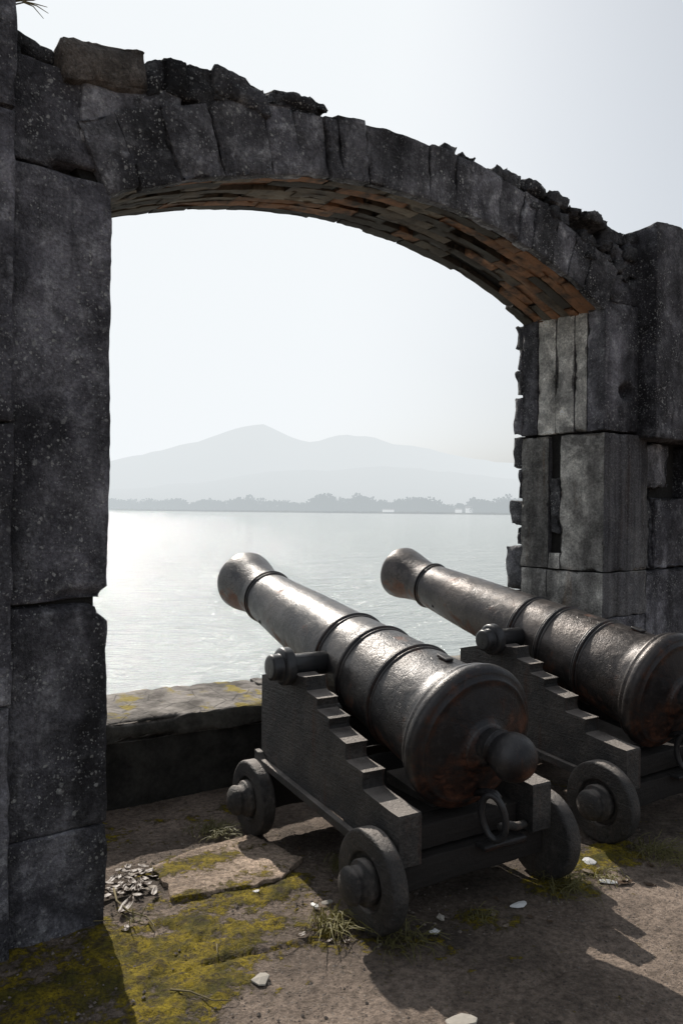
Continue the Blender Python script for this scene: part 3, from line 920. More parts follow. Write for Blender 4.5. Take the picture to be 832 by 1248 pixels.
def gs(cx, cy, rx, ry, rot=0.5):
    c, s = math.cos(rot), math.sin(rot)
    u = ((sx_ - cx) * c + (sy_ - cy) * s) / rx; w = (-(sx_ - cx) * s + (sy_ - cy) * c) / ry
    return np.exp(-(u * u + w * w))
smoss = 0.9 * gs(-0.70, 3.50, 0.22, 0.09, 0.6) + 0.62 * gs(-0.33, 3.45, 0.16, 0.06) + 0.5 * gs(-0.55, 3.30, 0.16, 0.04, 0.4) + 0.55 * gs(-0.45, 3.68, 0.2, 0.05) + 0.25 * fbm(sv, 9, 4, 5)
so = mesh_obj('paving_slab', sv, sf, M_SLAB, attr={'moss': smoss, 'dark_patch': np.clip(0.2 * fbm(sv, 6, 3, 2), 0, 1)})
tag(so, 'raised broken paving slab with mossy edge in the sunlight', 'paving slab')

# ------------------------------------------------------------------ cannon
ELEV = math.degrees(math.atan2(1.186 - 0.690, 2.36))
def bead(t, r, w=0.018, h=0.012, n=6):
    return [(t - w + 2 * w * i / n, r + h * math.sin(math.pi * i / n)) for i in range(n + 1)]

def make_cannon():
    root = empty('cannon', (0, 0, 0))
    brl_prof = []
    # breech face, seen from behind: neck fillet, shallow dome, raised rim
    brl_prof += [(-0.140, 0.050), (-0.125, 0.058), (-0.105, 0.070), (-0.095, 0.082), (-0.090, 0.095), (-0.082, 0.100), (-0.073, 0.104), (-0.066, 0.125), (-0.050, 0.175), (-0.034, 0.215),
                 (-0.026, 0.235), (-0.028, 0.240), (-0.024, 0.246), (-0.014, 0.250), (-0.012, 0.262), (-0.006, 0.272), (0.006, 0.281), (0.020, 0.285), (0.038, 0.284),
                 (0.050, 0.279), (0.054, 0.271), (0.058, 0.270), (0.070, 0.272), (0.082, 0.270), (0.090, 0.262), (0.092, 0.258), (0.105, 0.2545), (0.13, 0.251)]
    brl_prof = [(t - 0.045, r * (1.0 if r < 0.12 else 1.0 + 0.085 * min(1, (r - 0.12) / 0.1) * (1 if t < 0.086 else 0.3))) for t, r in brl_prof]
    brl_prof += [(0.10, 0.2525), (0.125, 0.2515)]
    def r_at(t):
        return float(np.interp(t, [0.13, 0.37, 0.66, 0.90, 1.40, 1.86, 1.93], [0.251, 0.237, 0.221, 0.206, 0.178, 0.150, 0.146]))
    brl_prof += [(t, r_at(t)) for t in np.linspace(0.15, 1.93, 40)]
    brl_prof += [(1.95, 0.148), (1.98, 0.1515), (2.01, 0.1565), (2.04, 0.1620), (2.075, 0.1680), (2.11, 0.1750), (2.145, 0.1810), (2.180, 0.1860), (2.204, 0.1865), (2.220, 0.1815), (2.229, 0.171), (2.232, 0.155), (2.232, 0.098), (2.225, 0.090), (2.22, 0.086), (1.6, 0.085), (1.59, 0.02)]
    v, f = lathe(brl_prof, 112)
    f = f[:-2] + [f[-1]]
    # uneven old casting
    rad = np.hypot(v[:, 0], v[:, 2]); rad = np.maximum(rad, 1e-6)
    dn = 0.0022 * fbm(v, 5, 4, 61) + 0.0009 * fbm(v, 24, 3, 62)
    v[:, 0] += v[:, 0] / rad * dn; v[:, 2] += v[:, 2] / rad * dn
    barrel = mesh_obj('barrel', v, f, M_IRON, root)
    barrel.location = (0, 0, 0.690)
    barrel.rotation_euler = (R_(ELEV), 0, 0)
    # raised rings
    for t in (0.37, 0.66, 0.895):
        r = r_at(t)
        prof = [(t - 0.026, r - 0.006)] + bead(t - 0.016, r + 0.001, 0.009, 0.006, 5) + bead(t + 0.003, r + 0.002, 0.010, 0.011, 6) + bead(t + 0.020, r, 0.008, 0.005, 5) + [(t + 0.029, r - 0.006)]
        rv, rf = lathe(prof, 96)
        mesh_obj('reinforce_ring', rv, rf[:-2], M_IRON_RING, barrel)
    r = r_at(1.85)
    prof = [(1.82, r - 0.006)] + bead(1.835, r + 0.001, 0.009, 0.007, 5) + bead(1.855, r, 0.012, 0.013, 6) + [(1.872, r - 0.006)]
    rv, rf = lathe(prof, 96)
    mesh_obj('muzzle_ring', rv, rf[:-2], M_IRON_RING, barrel)
    # cascabel knob
    kp = [(-0.334, 0.004)]
    for i in range(1, 20):
        a = math.pi * i / 22
        kp.append((-0.240 - 0.094 * math.cos(a), 0.094 * math.sin(a)))
    kp += [(-0.158, 0.074), (-0.150, 0.071), (-0.135, 0.072), (-0.085, 0.080)]
    kv, kf = lathe(kp, 48)
    kv[:, 1] -= 0.030; kv[:, 2] += 0.034 * np.clip((-0.10 - kv[:, 1]) / 0.08, 0, 1)
    mesh_obj('cascabel_knob', kv, kf, M_IRON, barrel)
    # vent lug and a small sight lug
    lv, lf = block((-0.02, 0.16, 0.247), (0.02, 0.23, 0.262), res=0.01, bevel=0.006, amp=0.001, chip=0.002)
    mesh_obj('vent_lug', lv, lf, M_IRON, barrel)
    lv, lf = lathe([(0.150, 0.013), (0.163, 0.013), (0.168, 0.008), (0.170, 0.002)], 16, 'x')
    lv = lv + np.array([0, 1.66, 0]); a = R_(-150)
    lv = np.stack([lv[:, 0] * math.cos(a) - lv[:, 2] * math.sin(a), lv[:, 1], lv[:, 0] * math.sin(a) + lv[:, 2] * math.cos(a)], 1)
    mesh_obj('bolt', lv, lf, M_BLACK, barrel)
    # trunnions
    tp = rounded([(0.15, 0.053), (0.392, 0.053), (0.394, 0.078), (0.398, 0.088), (0.436, 0.088), (0.446, 0.076), (0.448, 0.060), (0.492, 0.060), (0.500, 0.050), (0.500, 0.002)], 3, 0.006)
    for sg in (-1, 1):
        tv, tf = lathe(tp if sg < 0 else [(p[0] * 0.86, p[1]) for p in tp], 48, 'x')
        tv = tv * np.array([sg, 1, 1])
        if sg < 0: tf = [tuple(reversed(q)) for q in tf]
        o = mesh_obj('trunnion', tv, tf, M_BLACK, barrel)
        o.location = (0, 0.815, 0.012 if sg < 0 else -0.022)
    # stepped cheeks
    noses = [(0.624, 0.801), (0.527, 0.770), (0.423, 0.706), (0.286, 0.634), (0.155, 0.552)]
    flo = [0.780, 0.718, 0.655, 0.560, 0.478]
    top = []
    for (yn, zn), zf in zip(noses, flo):
        top += [(yn, zn), (yn + 0.006, zn - 0.014), (yn + 0.010, zn - 0.034), (yn + 0.009, zf + 0.020), (yn + 0.002, zf + 0.006), (yn - 0.010, zf + 0.001)]
    top[0] = (0.640, 0.845)
    poly = [(1.085, 0.36), (1.085, 0.775), (1.02, 0.786), (0.91, 0.79)]
    for i in range(7):      # trunnion seat
        a = math.pi * (1.0 + i / 6)
        poly.append((0.80 - 0.066 * math.cos(a) * -1 if False else 0.80 + 0.068 * math.cos(math.pi * i / 6), 0.838 - 0.066 * math.sin(math.pi * i / 6)))
    poly = [(1.085, 0.36), (1.085, 0.775), (1.02, 0.792), (0.90, 0.82)]
    for i in range(9):
        a = math.pi * i / 8
        poly.append((0.795 + 0.060 * math.cos(a), 0.845 - 0.040 * math.sin(a)))
    poly += [(0.70, 0.838)]
    poly += top
    poly += [(-0.03, 0.458), (-0.085, 0.455), (-0.09, 0.445), (-0.09, 0.26), (-0.085, 0.255), (0.20, 0.255), (0.255, 0.29), (0.31, 0.315), (0.9, 0.355)]
    for sg in (-1, 1):
        ck = prism_bevel('cheek', poly, sg * 0.29, sg * 0.395, M_CARR, root, 0.004)
        rail = [(1.10, 0.345), (1.10, 0.405), (1.06, 0.400), (1.03, 0.372), (0.20, 0.305), (0.20, 0.268), (1.03, 0.338)]
        prism_bevel('side_rail', rail, sg * 0.3965, sg * 0.425, M_CARR, ck, 0.004)
        for (by, bz) in ((0.93, 0.66), (0.55, 0.58)):
            bv, bf = lathe([(0.394, 0.016), (0.402, 0.016), (0.407, 0.010), (0.408, 0.002)], 14, 'x')
            bv = bv * np.array([sg, 1, 1]) + np.array([0, by, bz])
    # timbers across
    def beam(name, lo, hi, bev=0.008, amp=0.002):
        bv, bf = block(lo, hi, res=0.04, bevel=bev, amp=amp, chip=0.006, seed=sd())
        return mesh_obj(name, bv, bf, M_CARR_SHADE, root)
    beam('transom', (-0.289, 0.86, 0.40), (0.289, 0.98, 0.62))
    beam('rear_beam', (-0.289, -0.005, 0.262), (0.289, 0.10, 0.362))
    beam('bed_plank', (-0.288, 0.105, 0.330), (0.288, 0.85, 0.366))  # plank widened to both cheeks to block sun from the ground below
    # wedge under the breech
    prism_bevel('quoin', [(0.11, 0.368), (0.45, 0.368), (0.45, 0.425), (0.11, 0.385)], -0.08, 0.08, M_CARR, root, 0.004)
    ax = beam('axletree', (-0.395, -0.045, 0.135), (0.395, 0.075, 0.252))
    ax2 = beam('axletree', (-0.395, 1.00, 0.125), (0.395, 1.13, 0.352))
    for axo, yy, zz_ in ((ax, 0.01, 0.193), (ax2, 1.065, 0.180)):
        for sg in (-1, 1):
            av, af = lathe(rounded([(0.36, 0.05), (0.545, 0.05), (0.552, 0.035), (0.553, 0.002)], 3, 0.01), 24, 'x')
            av = av * np.array([sg, 1, 1]) + np.array([0, yy, zz_])
            if sg < 0: af = [tuple(reversed(q)) for q in af]
    # trucks
    for yy, rad_, track in ((0.01, 0.193, 0.447), (1.065, 0.180, 0.445)):
        for sg in (-1, 1):
            w = empty('truck_wheel', (sg * track, yy, rad_ + 0.001), 0, root)
            h = 0.037
            pr = [(-h, 0.03), (-h, rad_ - 0.012), (-h + 0.003, rad_ - 0.005), (-h + 0.010, rad_), (h - 0.010, rad_), (h - 0.003, rad_ - 0.004), (h, rad_ - 0.012), (h, rad_ * 0.60), (h - 0.004, rad_ * 0.57), (h - 0.018, rad_ * 0.555), (h - 0.022, rad_ * 0.53), (h - 0.022, 0.03)]
            pr = rounded(pr, 2, 0.003)
            wv, wf = lathe(pr, 72, 'x')
            wv[:, 1:] *= (1 + 0.006 * fbm(wv, 7, 3, sd()))[:, None]
            wv = wv * np.array([sg, 1, 1])
            if sg < 0: wf = [tuple(reversed(q)) for q in wf]
            mesh_obj('rim', wv, wf, M_CARR, w)
            hb = [(h - 0.030, 0.086), (h + 0.012, 0.086), (h + 0.020, 0.080), (h + 0.022, 0.068), (h + 0.050, 0.067), (h + 0.054, 0.071), (h + 0.062, 0.071), (h + 0.072, 0.066), (h + 0.082, 0.055), (h + 0.089, 0.040), (h + 0.093, 0.022), (h + 0.094, 0.003)]
            hv, hf = lathe(hb, 40, 'x')
            hv = hv * np.array([sg, 1, 1])
            if sg < 0: hf = [tuple(reversed(q)) for q in hf]
            mesh_obj('hub', hv, hf, M_CARR, w)
    # iron ring hanging under the breech, with its bracket
    pts = []
    for i in range(28):
        a = 2 * math.pi * i / 28
        pts.append((0.035 + 0.022 * math.cos(a) - 0.014 * math.sin(a), -0.13 - 0.045 * math.cos(a), 0.385 + 0.092 * math.sin(a)))
    rv, rf = tube(pts, 0.0145, 10, True)
    rg = mesh_obj('hanging_ring', rv, rf, M_BLACK, root)
    ev, ef = tube([(0.03, -0.03, 0.455), (0.035, -0.09, 0.475), (0.04, -0.135, 0.478), (0.045, -0.150, 0.462)], 0.016, 10)
    mesh_obj('ring_eye', ev, ef, M_BLACK, rg)
    bv, bf = tube([(0.075, -0.12, 0.335), (0.14, -0.10, 0.325), (0.20, -0.085, 0.300), (0.26, -0.07, 0.295)], [0.014, 0.018, 0.018, 0.016], 10)
    mesh_obj('ring_bar', bv, bf, M_CARR, root)
    bv, bf = block((0.02, -0.10, 0.232), (0.25, -0.03, 0.258), res=0.03, bevel=0.008, amp=0.002, chip=0.004, seed=9)
    mesh_obj('iron_plate', bv, bf, M_IRON, root)
    return root

c1 = make_cannon()
c1.location = (0.515, 3.248, 0); c1.rotation_euler = (0, 0, SITE)
tag(c1, 'nearer iron cannon on stepped truck carriage, whole breech and knob in view', 'cannon', 'old iron cannons aimed across the bay')
c2 = copy_tree(c1)
for ch in c2.children:
    if ch.name.startswith('barrel'):
        ch.data = ch.data.copy(); ch.data.materials[0] = M_IRON_BROWN
        # cast in another mould, weathered differently
        n = len(ch.data.vertices); a = np.empty(n * 3); ch.data.vertices.foreach_get('co', a); a = a.reshape(-1, 3)
        rad = np.maximum(np.hypot(a[:, 0], a[:, 2]), 1e-6); dn = 0.002 * fbm(a + 5, 4, 4, 91)
        a[:, 0] += a[:, 0] / rad * dn; a[:, 2] += a[:, 2] / rad * dn
        ch.data.vertices.foreach_set('co', a.ravel()); ch.data.update()
c2.location = (1.656, 4.112, 0); c2.rotation_euler = (0, 0, R_(34.0))
tag(c2, 'farther iron cannon beside the right pier, its breech cut by the frame edge', 'cannon', 'old iron cannons aimed across the bay')

# ------------------------------------------------------------------ small things on the ground
def tuft(px, py, n, L, spread, mat, label, sdv, lean=(0, 0)):
    r = random.Random(sdv)
    V, F = [], []
    for i in range(n):
        a = r.uniform(0, 2 * math.pi); l = L * r.uniform(0.5, 1.5)
        bx, by = r.gauss(0, spread * 0.4), r.gauss(0, spread * 0.4)
        dx, dy = math.cos(a) * r.uniform(0.3, 1.0) + lean[0], math.sin(a) * r.uniform(0.3, 1.0) + lean[1]
        w = r.uniform(0.0011, 0.0022)
        base = len(V)
        for k in range(6):
            t = k / 5
            h = l * (0.75 * t - 0.55 * t * t * r.uniform(0.7, 1.25))
            p = np.array([px + bx + dx * l * t * (0.4 + 0.6 * t), py + by + dy * l * t * (0.4 + 0.6 * t), max(0.002, 0.006 + h)])
            sidev = np.array([-dy, dx, 0]); sidev /= max(np.linalg.norm(sidev), 1e-6)
            ww = w * (1 - t ** 2) + 0.0003
            V += [p - sidev * ww, p + sidev * ww + np.array([0, 0, 0.0012])]
        for k in range(5):
            F.append((base + 2*k, base + 2*k+1, base + 2*k+3, base + 2*k+2))
    o = mesh_obj('grass_tuft', np.array(V), F, mat)
    tag(o, label, 'grass', 'grass tufts by the cannon wheels')
tuft(-0.02, 3.06, 170, 0.13, 0.10, M_GRASS, 'bright yellow-green grass tuft in sun beside the nearer rear left wheel', 1, (-0.2, -0.3))
tuft(0.24, 2.94, 130, 0.11, 0.13, M_GRASSD, 'dim grass tuft in shadow just behind the nearer rear left wheel', 2, (0.1, -0.2))
tuft(0.95, 3.37, 170, 0.13, 0.14, M_GRASSD, 'grass tuft at the foot of the nearer rear right wheel', 3, (0, -0.2))
tuft(1.48, 3.70, 170, 0.14, 0.14, M_GRASSD, 'grass tuft right of the farther cannon rear left wheel', 4, (0.2, -0.2))
tuft(0.55, 3.12, 80, 0.06, 0.07, M_GRASSD, 'low dark weeds in shadow under the nearer breech', 5)
tuft(0.02, 3.55, 160, 0.08, 0.10, M_GRASSD, 'sparse weeds in shadow between the nearer left wheels', 6)
tuft(-0.62, 3.92, 200, 0.09, 0.12, M_GRASSD, 'weeds along the shaded foot of the parapet left of the carriage', 8, (0, -0.1))
tuft(1.15, 3.48, 70, 0.09, 0.10, M_GRASS, 'short sunny grass on moss between the two cannons', 9, (0, -0.1))
tuft(-0.80, 3.05, 14, 0.12, 0.05, M_GRASSD, 'few thin stems at the foot of the left pier', 7, (0.1, -0.2))

def leaf(name, px, py, L, W, rot, curl, mat, z0=0.012, tilt=0.0, sdv=0):
    r = random.Random(sdv)
    V, F = [], []
    nu, nw = 8, 4
    for i in range(nu + 1):
        u = i / nu
        wid = W * (math.sin(math.pi * (0.04 + 0.92 * u)) ** 0.8)
        for j in range(nw + 1):
            w_ = (j / nw - 0.5)
            zz_ = curl * L * ((2 * u - 1) ** 2 * 0.5) + curl * W * (2 * w_) ** 2 * 0.8 + r.uniform(-1, 1) * 0.04 * W
            V.append((L * (u - 0.5), wid * w_, zz_ + tilt * (u - 0.5) * L))
    for i in range(nu):
        for j in range(nw):
            a = i * (nw + 1) + j
            F.append((a, a + nw + 1, a + nw + 2, a + 1))
    V = np.array(V)
    V[:, 2] -= V[:, 2].min()
    o = mesh_obj(name, V, F, mat)
    o.location = (px, py, z0); o.rotation_euler = (0, 0, rot)
    md = o.modifiers.new('thickness', 'SOLIDIFY'); md.thickness = 0.0012
    return o
rl = random.Random(21)
for i in range(60):
    u, w_ = rl.random(), rl.random()
    px = -0.99 + 0.24 * u + rl.uniform(-0.02, 0.02); py = 3.22 + 0.28 * w_ + 0.06 * u
    if math.hypot((px + 0.87) / 0.14, (py - 3.38) / 0.15) > 1.15: continue
    dark = rl.random() < 0.8
    o = leaf('dry_leaf', px, py, rl.uniform(0.03, 0.065), rl.uniform(0.016, 0.036), rl.uniform(0, 6.28), rl.uniform(0.02, 0.28), M_LEAFD if dark else M_LEAFP, rl.uniform(0.005, 0.014), rl.uniform(-0.15, 0.15), i)
    if dark: tag(o, 'dark curled dry leaf in the heap at the foot of the left pier', 'leaf', 'dark leaves heaped by the left pier')
    else: tag(o, 'pale curled dry leaf in the heap at the foot of the left pier', 'leaf', 'pale leaves heaped by the left pier')
tag(leaf('dry_leaf', -0.84, 3.155, 0.10, 0.045, 1.3, 0.2, M_LEAFD, 0.012, 0.2, 50), 'large dark leaf lying just in front of the leaf heap', 'leaf')
tag(leaf('dry_leaf', 1.228, 3.418, 0.085, 0.032, 0.3, 0.1, M_LEAFD, 0.008, 0, 51), 'black curled leaf on bare ground right of the white scrap', 'leaf')
tag(leaf('dry_leaf', 1.331, 3.40, 0.05, 0.026, -0.5, 0.15, M_LEAFD, 0.008, 0, 52), 'small black leaf farthest right on bare ground', 'leaf')
tag(leaf('dry_leaf', -0.34, 3.30, 0.03, 0.018, 0.5, 0.2, M_SCRAP, 0.012, 0, 53), 'tiny white flake on moss in front of the raised slab', 'flake')
tag(leaf('dry_leaf', 0.696, 3.56, 0.05, 0.04, 0.9, 0.1, M_LEAFP, 0.012, 0.1, 54), 'pale tan leaf lit by a spot of sun under the nearer breech', 'leaf')

def shard(px, py, L, W, rot, label, sdv, z0=0.010, mat=M_SCRAP, cat='scrap', name='white_scrap', tilt=0.15):
    r = random.Random(sdv)
    n = 9
    out = []
    for i in range(n):
        a = 2 * math.pi * i / n
        k = r.uniform(0.7, 1.1)
        out.append((L * 0.5 * k * math.cos(a), W * 0.5 * k * math.sin(a)))
    V = [(x_, y_, 0.0 + tilt * y_ + r.uniform(0, 0.004)) for x_, y_ in out] + [(x_ * 0.96, y_ * 0.96, 0.004 + tilt * y_ + r.uniform(0, 0.004)) for x_, y_ in out] + [(0, 0, 0.008 + r.uniform(0, 0.004))]
    F = [tuple(reversed(range(n)))]
    for i in range(n):
        j = (i + 1) % n
        F.append((i, j, n + j, n + i)); F.append((n + i, n + j, 2 * n))
    V = np.array(V); V[:, 2] -= V[:, 2].min()
    o = mesh_obj(name, V, F, mat, None, False)
    o.location = (px, py, z0); o.rotation_euler = (0, 0, rot)
    tag(o, label, cat)
shard(-0.092, 3.184, 0.055, 0.03, 2.0, 'white scrap at the left of the sunny grass tuft', 1)
shard(-0.045, 3.215, 0.05, 0.035, 0.4, 'cream scrap tucked between the sunny grass and the wheel', 2, mat=M_PEBBLE)
shard(0.729, 3.205, 0.10, 0.035, 0.5, 'long white scrap in shadow behind the nearer breech', 3)
shard(1.157, 3.417, 0.10, 0.03, -0.2, 'long white scrap on the sunlit ground by the dark leaf', 4)
shard(1.135, 3.60, 0.07, 0.06, 0.8, 'crumpled white scrap on moss between the two cannons', 5)
shard(1.10, 3.50, 0.06, 0.05, 2.1, 'small pale crumpled scrap beside the grass between the cannons', 6, mat=M_LEAFP)
shard(0.365, 2.995, 0.05, 0.03, 0.2, 'white chip in shadow behind the nearer rear left wheel', 7)
shard(0.40, 3.10, 0.045, 0.035, 1.2, 'dull pale chip in shadow under the nearer rear beam', 8, mat=M_PEBBLE)
shard(-0.258, 2.684, 0.085, 0.062, 1.2, 'flat pale oval stone on bare ground near the front', 9, mat=M_PEBBLE, cat='stone', name='flat_stone', tilt=0.0)
shard(0.39, 2.475, 0.11, 0.07, 0.2, 'flat pale stone at the bottom edge of the picture', 10, mat=M_PEBBLE, cat='stone', name='flat_stone', tilt=0.0)
rb = random.Random(44)
for i in range(26):
    cx, cy, sx2, sy2 = rb.choice([(0.25, 2.98, 0.25, 0.1), (0.6, 3.15, 0.3, 0.12), (1.35, 3.6, 0.25, 0.15), (-0.2, 3.75, 0.4, 0.1), (-0.8, 3.12, 0.12, 0.12), (0.0, 2.98, 0.15, 0.1)])
    o = leaf('leaf_fragment', rb.gauss(cx, sx2 * 0.6), rb.gauss(cy, sy2 * 0.6), rb.uniform(0.02, 0.045), rb.uniform(0.01, 0.022), rb.uniform(0, 6.28), rb.uniform(0.05, 0.4), rb.choice([M_LEAFD, M_LEAFD, M_LEAFP]), 0.010, rb.uniform(-0.2, 0.2), 300 + i)
    tag(o, 'tiny leaf fragment littering the ground round the carriages', 'leaf', 'leaf fragments on the ground')
# gravel crumbs, too many and small to count
rg = random.Random(3)
V, F = [], []
def crumb(px, py, s):
    b = len(V)
    pts = [(1,0,0),(-1,0,0),(0,1,0),(0,-1,0),(0,0,1),(0,0,-0.4)]
    for p in pts:
        V.append((px + s*p[0]*rg.uniform(.6,1.2), py + s*p[1]*rg.uniform(.6,1.2), 0.004 + s*0.7*p[2]*rg.uniform(.6,1.2)))
    for t in ((0,2,4),(2,1,4),(1,3,4),(3,0,4),(2,0,5),(1,2,5),(3,1,5),(0,3,5)):
        F.append(tuple(b+i for i in t))
for i in range(2600):
    px, py = rg.uniform(-1.1, 1.7), rg.uniform(2.35, 4.0)
    crumb(px, py, rg.choice([0.0025, 0.003, 0.004, 0.005, 0.006, 0.009]) * rg.uniform(0.7, 1.2))
o = mesh_obj('gravel', np.array(V), F, M_GRIT, None, False)
tag(o, 'loose grit scattered over the terrace ground', 'gravel', kind='stuff')
# twigs
def twig(pts, r, label):
    V, F = tube(pts, [r * (1 - 0.6 * i / (len(pts) - 1)) for i in range(len(pts))], 6)
    tag(mesh_obj('twig', V, F, M_TWIG), label, 'twig')
twig([(-0.93, 3.30, 0.02), (-0.89, 3.20, 0.018), (-0.82, 3.12, 0.016), (-0.74, 3.08, 0.018), (-0.70, 3.03, 0.012), (-0.695, 2.98, 0.010)], 0.005, 'thin bent yellowish twig curving out of the leaf heap')
twig([(-0.55, 2.62, 0.014), (-0.48, 2.60, 0.02), (-0.40, 2.56, 0.016), (-0.34, 2.57, 0.012)], 0.0035, 'fine dry twig on the moss near the bottom left')
twig([(-0.44, 2.90, 0.012), (-0.43, 2.84, 0.02), (-0.415, 2.81, 0.014)], 0.003, 'short pale twig stuck in the moss at the centre left')
twig([(-1.02, 3.02, 0.016), (-0.93, 3.04, 0.02), (-0.84, 3.06, 0.014)], 0.003, 'thin stem lying along the foot of the left pier')

# ------------------------------------------------------------------ the bay
def fan_water():
    ys = [-60, 8, 20, 40, 80, 160, 320, 640, 1300, 2600, 6000, 14000]
    V = []
    for yy in ys:
        for xx in np.linspace(-1, 1, 13):
            V.append((xx * max(400, abs(yy) * 2.2), yy, -4.4))
    F = []
    for i in range(len(ys) - 1):
        for j in range(12):
            a = i * 13 + j
            F.append((a, a + 1, a + 14, a + 13))
    return np.array(V, float), F
wv, wf = fan_water()
# the water stops at the sea wall: keep only what lies beyond it
wv[:13, 1] = 2.0
wt = mesh_obj('water', wv, wf, M_WATER)
tag(wt, kind='structure')

# far shore: bank with woods; the shoreline runs nearer to the right
def shore_y(xw):
    return 1500 - 0.85 * xw + 60 * math.sin(xw / 170.0)
xs = np.linspace(-1400, 1100, 126)
prof = [(-6, -5.5), (0, -4.2), (5, -2.2), (30, -1.0), (110, 2.0), (260, 4), (520, 6), (900, 6)]
V, F = [], []
for xw in xs:
    y0 = shore_y(xw)
    for (d, zz_) in prof:
        k = 1 + 0.35 * math.sin(xw / 90.0) + 0.25 * math.sin(xw / 37.0 + 1)
        V.append((xw + d * 0.2, y0 + d, zz_ * (k if d > 40 else 1)))
npf = len(prof)
for i in range(len(xs) - 1):
    for j in range(npf - 1):
        a = i * npf + j
        F.append((a, a + npf, a + npf + 1, a + 1))
sh = mesh_obj('far_shore', np.array(V), F, M_SHORE)
tag(sh, kind='structure')

# woods on the far shore read as one mass
rw = random.Random(8)
V, F = [], []
def far_tree(px, py, pz, h, w):
    for k in range(46):
        a = rw.uniform(0, 6.283); zr = rw.random()
        rad = w * (0.35 + 0.65 * math.sin(math.pi * (0.15 + 0.8 * zr))) * math.sqrt(rw.random())
        c = np.array([px + rad * math.cos(a), py + rad * math.sin(a), pz + h * (0.02 + 0.95 * zr)])
        s = h * rw.uniform(0.06, 0.13)
        d1 = np.array([rw.gauss(0, 1), rw.gauss(0, 0.6), rw.gauss(0, 1)]); d1 /= np.linalg.norm(d1)
        d2 = np.cross(d1, [0.2, 1, 0.1]); d2 /= max(np.linalg.norm(d2), 1e-6)
        b = len(V)
        V.extend([c + d1 * s, c + d2 * s * 0.8, c - d1 * s, c - d2 * s * 0.8])
        F.append((b, b + 1, b + 2, b + 3))
for i in range(1700):
    xw = rw.uniform(-1000, 720)
    y0 = shore_y(xw)
    d = rw.choice([rw.uniform(14, 50), rw.uniform(30, 140)])
    dens = 0.55 + 0.45 * math.sin(xw / 61.0) * math.sin(xw / 23.0 + 2)
    if xw < 60 and rw.random() > 0.55 + 0.4 * dens: continue
    h = rw.uniform(9, 17) * (1.5 if xw > -60 else 1.25) * (1 + 0.3 * math.sin(xw / 47.0) * math.sin(xw / 19.0))
    if 175 < xw < 235: h *= 0.45
    if rw.random() < 0.08: h *= 1.25
    far_tree(xw, y0 + d, -1.5 + 0.03 * d, h, h * rw.uniform(0.45, 0.8))
o = mesh_obj('far_woodland', np.array(V), F, M_WOOD, None, False)
tag(o, 'hazy belt of trees along the far shore', 'woodland', kind='stuff')

def far_house(px, py, pz, w, d, h, rot, label):
    root = empty('far_house', (px, py, pz), rot)
    tag(root, label, 'house')
    V, F = cube((-w/2, -d/2, 0), (w/2, d/2, h)); mesh_obj('wall', V, F, M_HOUSE, root, False)
    rv = np.array([(-w*.54, -d*.58, h+.02), (w*.54, -d*.58, h+.02), (w*.54, d*.58, h+.02), (-w*.54, d*.58, h+.02), (-w*.54, 0, h*1.5), (w*.54, 0, h*1.5)])
    mesh_obj('roof', rv, [(0,1,5,4), (2,3,4,5), (0,4,3), (1,2,5), (3,2,1,0)], M_HROOF, root, False)
far_house(86, shore_y(86) + 12, -1.6, 20, 8, 4.0, 0.2, 'low long white house at the water in front of the far trees')
far_house(222, shore_y(222) + 18, -1.6, 12, 9, 8.0, -0.1, 'tall pale house at a gap in the far trees toward the right pier')
far_house(206, shore_y(206) + 22, -1.6, 9, 9, 5.5, 0.3, 'small pale house left of the tall one on the far shore')

# hills behind the bay
def hill(name, ys, dist, depth, mat, sdv, rough):
    """ridge heights given by bearing; a real range of slopes rising away from the shore"""
    bx = np.array([p[0] for p in ys]); bz = np.array([p[1] for p in ys])
    U = np.linspace(bx[0], bx[-1], 240)
    ridge = np.interp(U, bx, bz)
    K = np.linspace(0, 1, 26)
    V = []
    for t in K:
        yd = dist - depth * (1 - t)
        prof = t ** 1.25
        P = np.stack([U * dist / 970.0, np.full_like(U, yd), np.zeros_like(U)], 1)
        nz = fbm(P, 1 / 620.0, 5, sdv)
        zz_ = ridge * prof * (1 + rough * nz * (1 - t * 0.8)) + 5 * fbm(P, 1 / 60.0, 3, sdv + 5) * t
        V.append(np.stack([P[:, 0], P[:, 1], zz_ - 6], 1))
    # far side falls away
    for t in (0.6, 0.0):
        V.append(np.stack([U * dist / 970.0, np.full_like(U, dist + depth * (1 - t) * 0.5), ridge * t - 6], 1))
    n = len(U); V = np.vstack(V)
    idx = np.arange(len(V)).reshape(-1, n)
    F = np.stack([idx[:-1, :-1].ravel(), idx[:-1, 1:].ravel(), idx[1:, 1:].ravel(), idx[1:, :-1].ravel()], 1)
    o = mesh_obj(name, V, F, mat)
    tag(o, kind='structure')
D = 4300.0
def hz(lst, d):
    return [((px - 416), (621.5 + (px - 416) * 0.0087 - py) / 970.0 * d + 1.6) for px, py in lst]
hill('hills', hz([(-900, 600), (-500, 575), (-150, 585), (60, 575), (130, 562), (200, 547), (258, 533), (285, 522), (305, 517), (322, 517), (340, 526), (362, 536), (385, 538), (405, 531), (422, 529), (450, 531), (478, 539), (510, 542), (545, 551), (580, 558), (620, 563), (700, 566), (900, 590), (1300, 585), (1800, 602)], D), D, 1500, M_HILL, 3, 0.12)
D2 = 3000.0
hill('foothills', hz([(-900, 612), (0, 604), (130, 596), (230, 588), (330, 574), (400, 572), (470, 566), (540, 572), (600, 578), (700, 590), (1000, 600), (1800, 612)], D2), D2, 900, M_HILL, 13, 0.15)

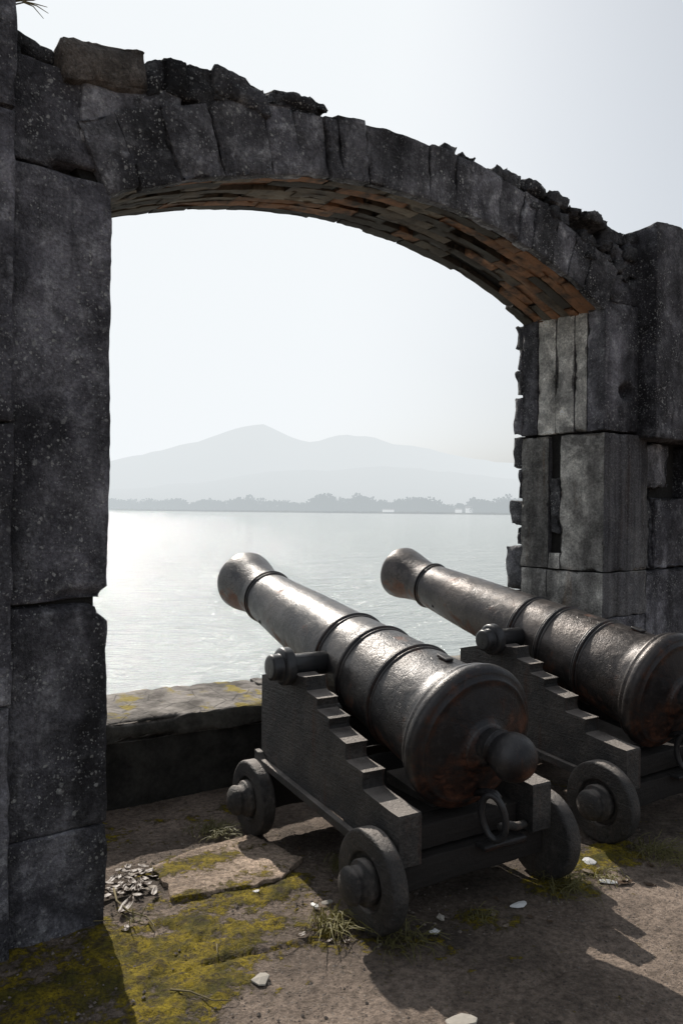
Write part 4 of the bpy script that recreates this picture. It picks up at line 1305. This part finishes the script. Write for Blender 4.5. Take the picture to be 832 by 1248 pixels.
# ------------------------------------------------------------------ light
w = bpy.data.worlds.new('World')
scene.world = w
w.use_nodes = True
nt = w.node_tree
nt.nodes.clear()
wo = nt.nodes.new('ShaderNodeOutputWorld')
bg = nt.nodes.new('ShaderNodeBackground')
sky = nt.nodes.new('ShaderNodeTexSky')
sky.sky_type = 'NISHITA'
sky.sun_disc = False
sky.sun_elevation = R_(SUN_EL)
sky.sun_rotation = R_(-SUN_AZ)
sky.altitude = 0
sky.air_density = 1.0
sky.dust_density = 4.0
sky.ozone_density = 1.5
hs = nt.nodes.new('ShaderNodeHueSaturation')
hs.inputs['Saturation'].default_value = 0.3
nt.links.new(sky.outputs[0], hs.inputs['Color'])
sep = nt.nodes.new('ShaderNodeSeparateColor'); cmb = nt.nodes.new('ShaderNodeCombineColor')
tn = nt.nodes.new('ShaderNodeMix'); tn.data_type = 'RGBA'; tn.blend_type = 'MULTIPLY'; tn.inputs[0].default_value = 1.0
nt.links.new(hs.outputs[0], tn.inputs[6]); tn.inputs[7].default_value = (0.985, 1.02, 1.05, 1)
nt.links.new(tn.outputs[2], sep.inputs[0])
for i, lim in enumerate((8.0, 8.3, 8.5)):      # thick haze levels the glare round the sun
    mn = nt.nodes.new('ShaderNodeMath'); mn.operation = 'SMOOTH_MIN'
    nt.links.new(sep.outputs[i], mn.inputs[0]); mn.inputs[1].default_value = lim; mn.inputs[2].default_value = 4.0
    nt.links.new(mn.outputs[0], cmb.inputs[i])
vl = nt.nodes.new('ShaderNodeMix'); vl.data_type = 'RGBA'; vl.inputs[0].default_value = 0.2   # an even veil of haze
nt.links.new(cmb.outputs[0], vl.inputs[6]); vl.inputs[7].default_value = (8.2, 8.6, 8.95, 1)
nt.links.new(vl.outputs[2], bg.inputs[0])
bg.inputs[1].default_value = 0.113
nt.links.new(bg.outputs[0], wo.inputs[0])

sl = bpy.data.lights.new('sun', 'SUN')
sl.energy = 5.0
sl.angle = R_(0.5)
sl.color = (1.0, 0.93, 0.84)
slo = bpy.data.objects.new('sun', sl)
col.objects.link(slo)
to_sun = Vector((-math.sin(R_(SUN_AZ)) * math.cos(R_(SUN_EL)), math.cos(R_(SUN_AZ)) * math.cos(R_(SUN_EL)), math.sin(R_(SUN_EL))))
slo.rotation_euler = to_sun.to_track_quat('Z', 'Y').to_euler()
slo.location = (-5, 10, 12)

scene.view_settings.view_transform = 'Standard'
scene.view_settings.look = 'None'
scene.view_settings.exposure = 0
scene.cycles.use_denoising = True
scene.cycles.max_bounces = 8
scene.cycles.sample_clamp_indirect = 6
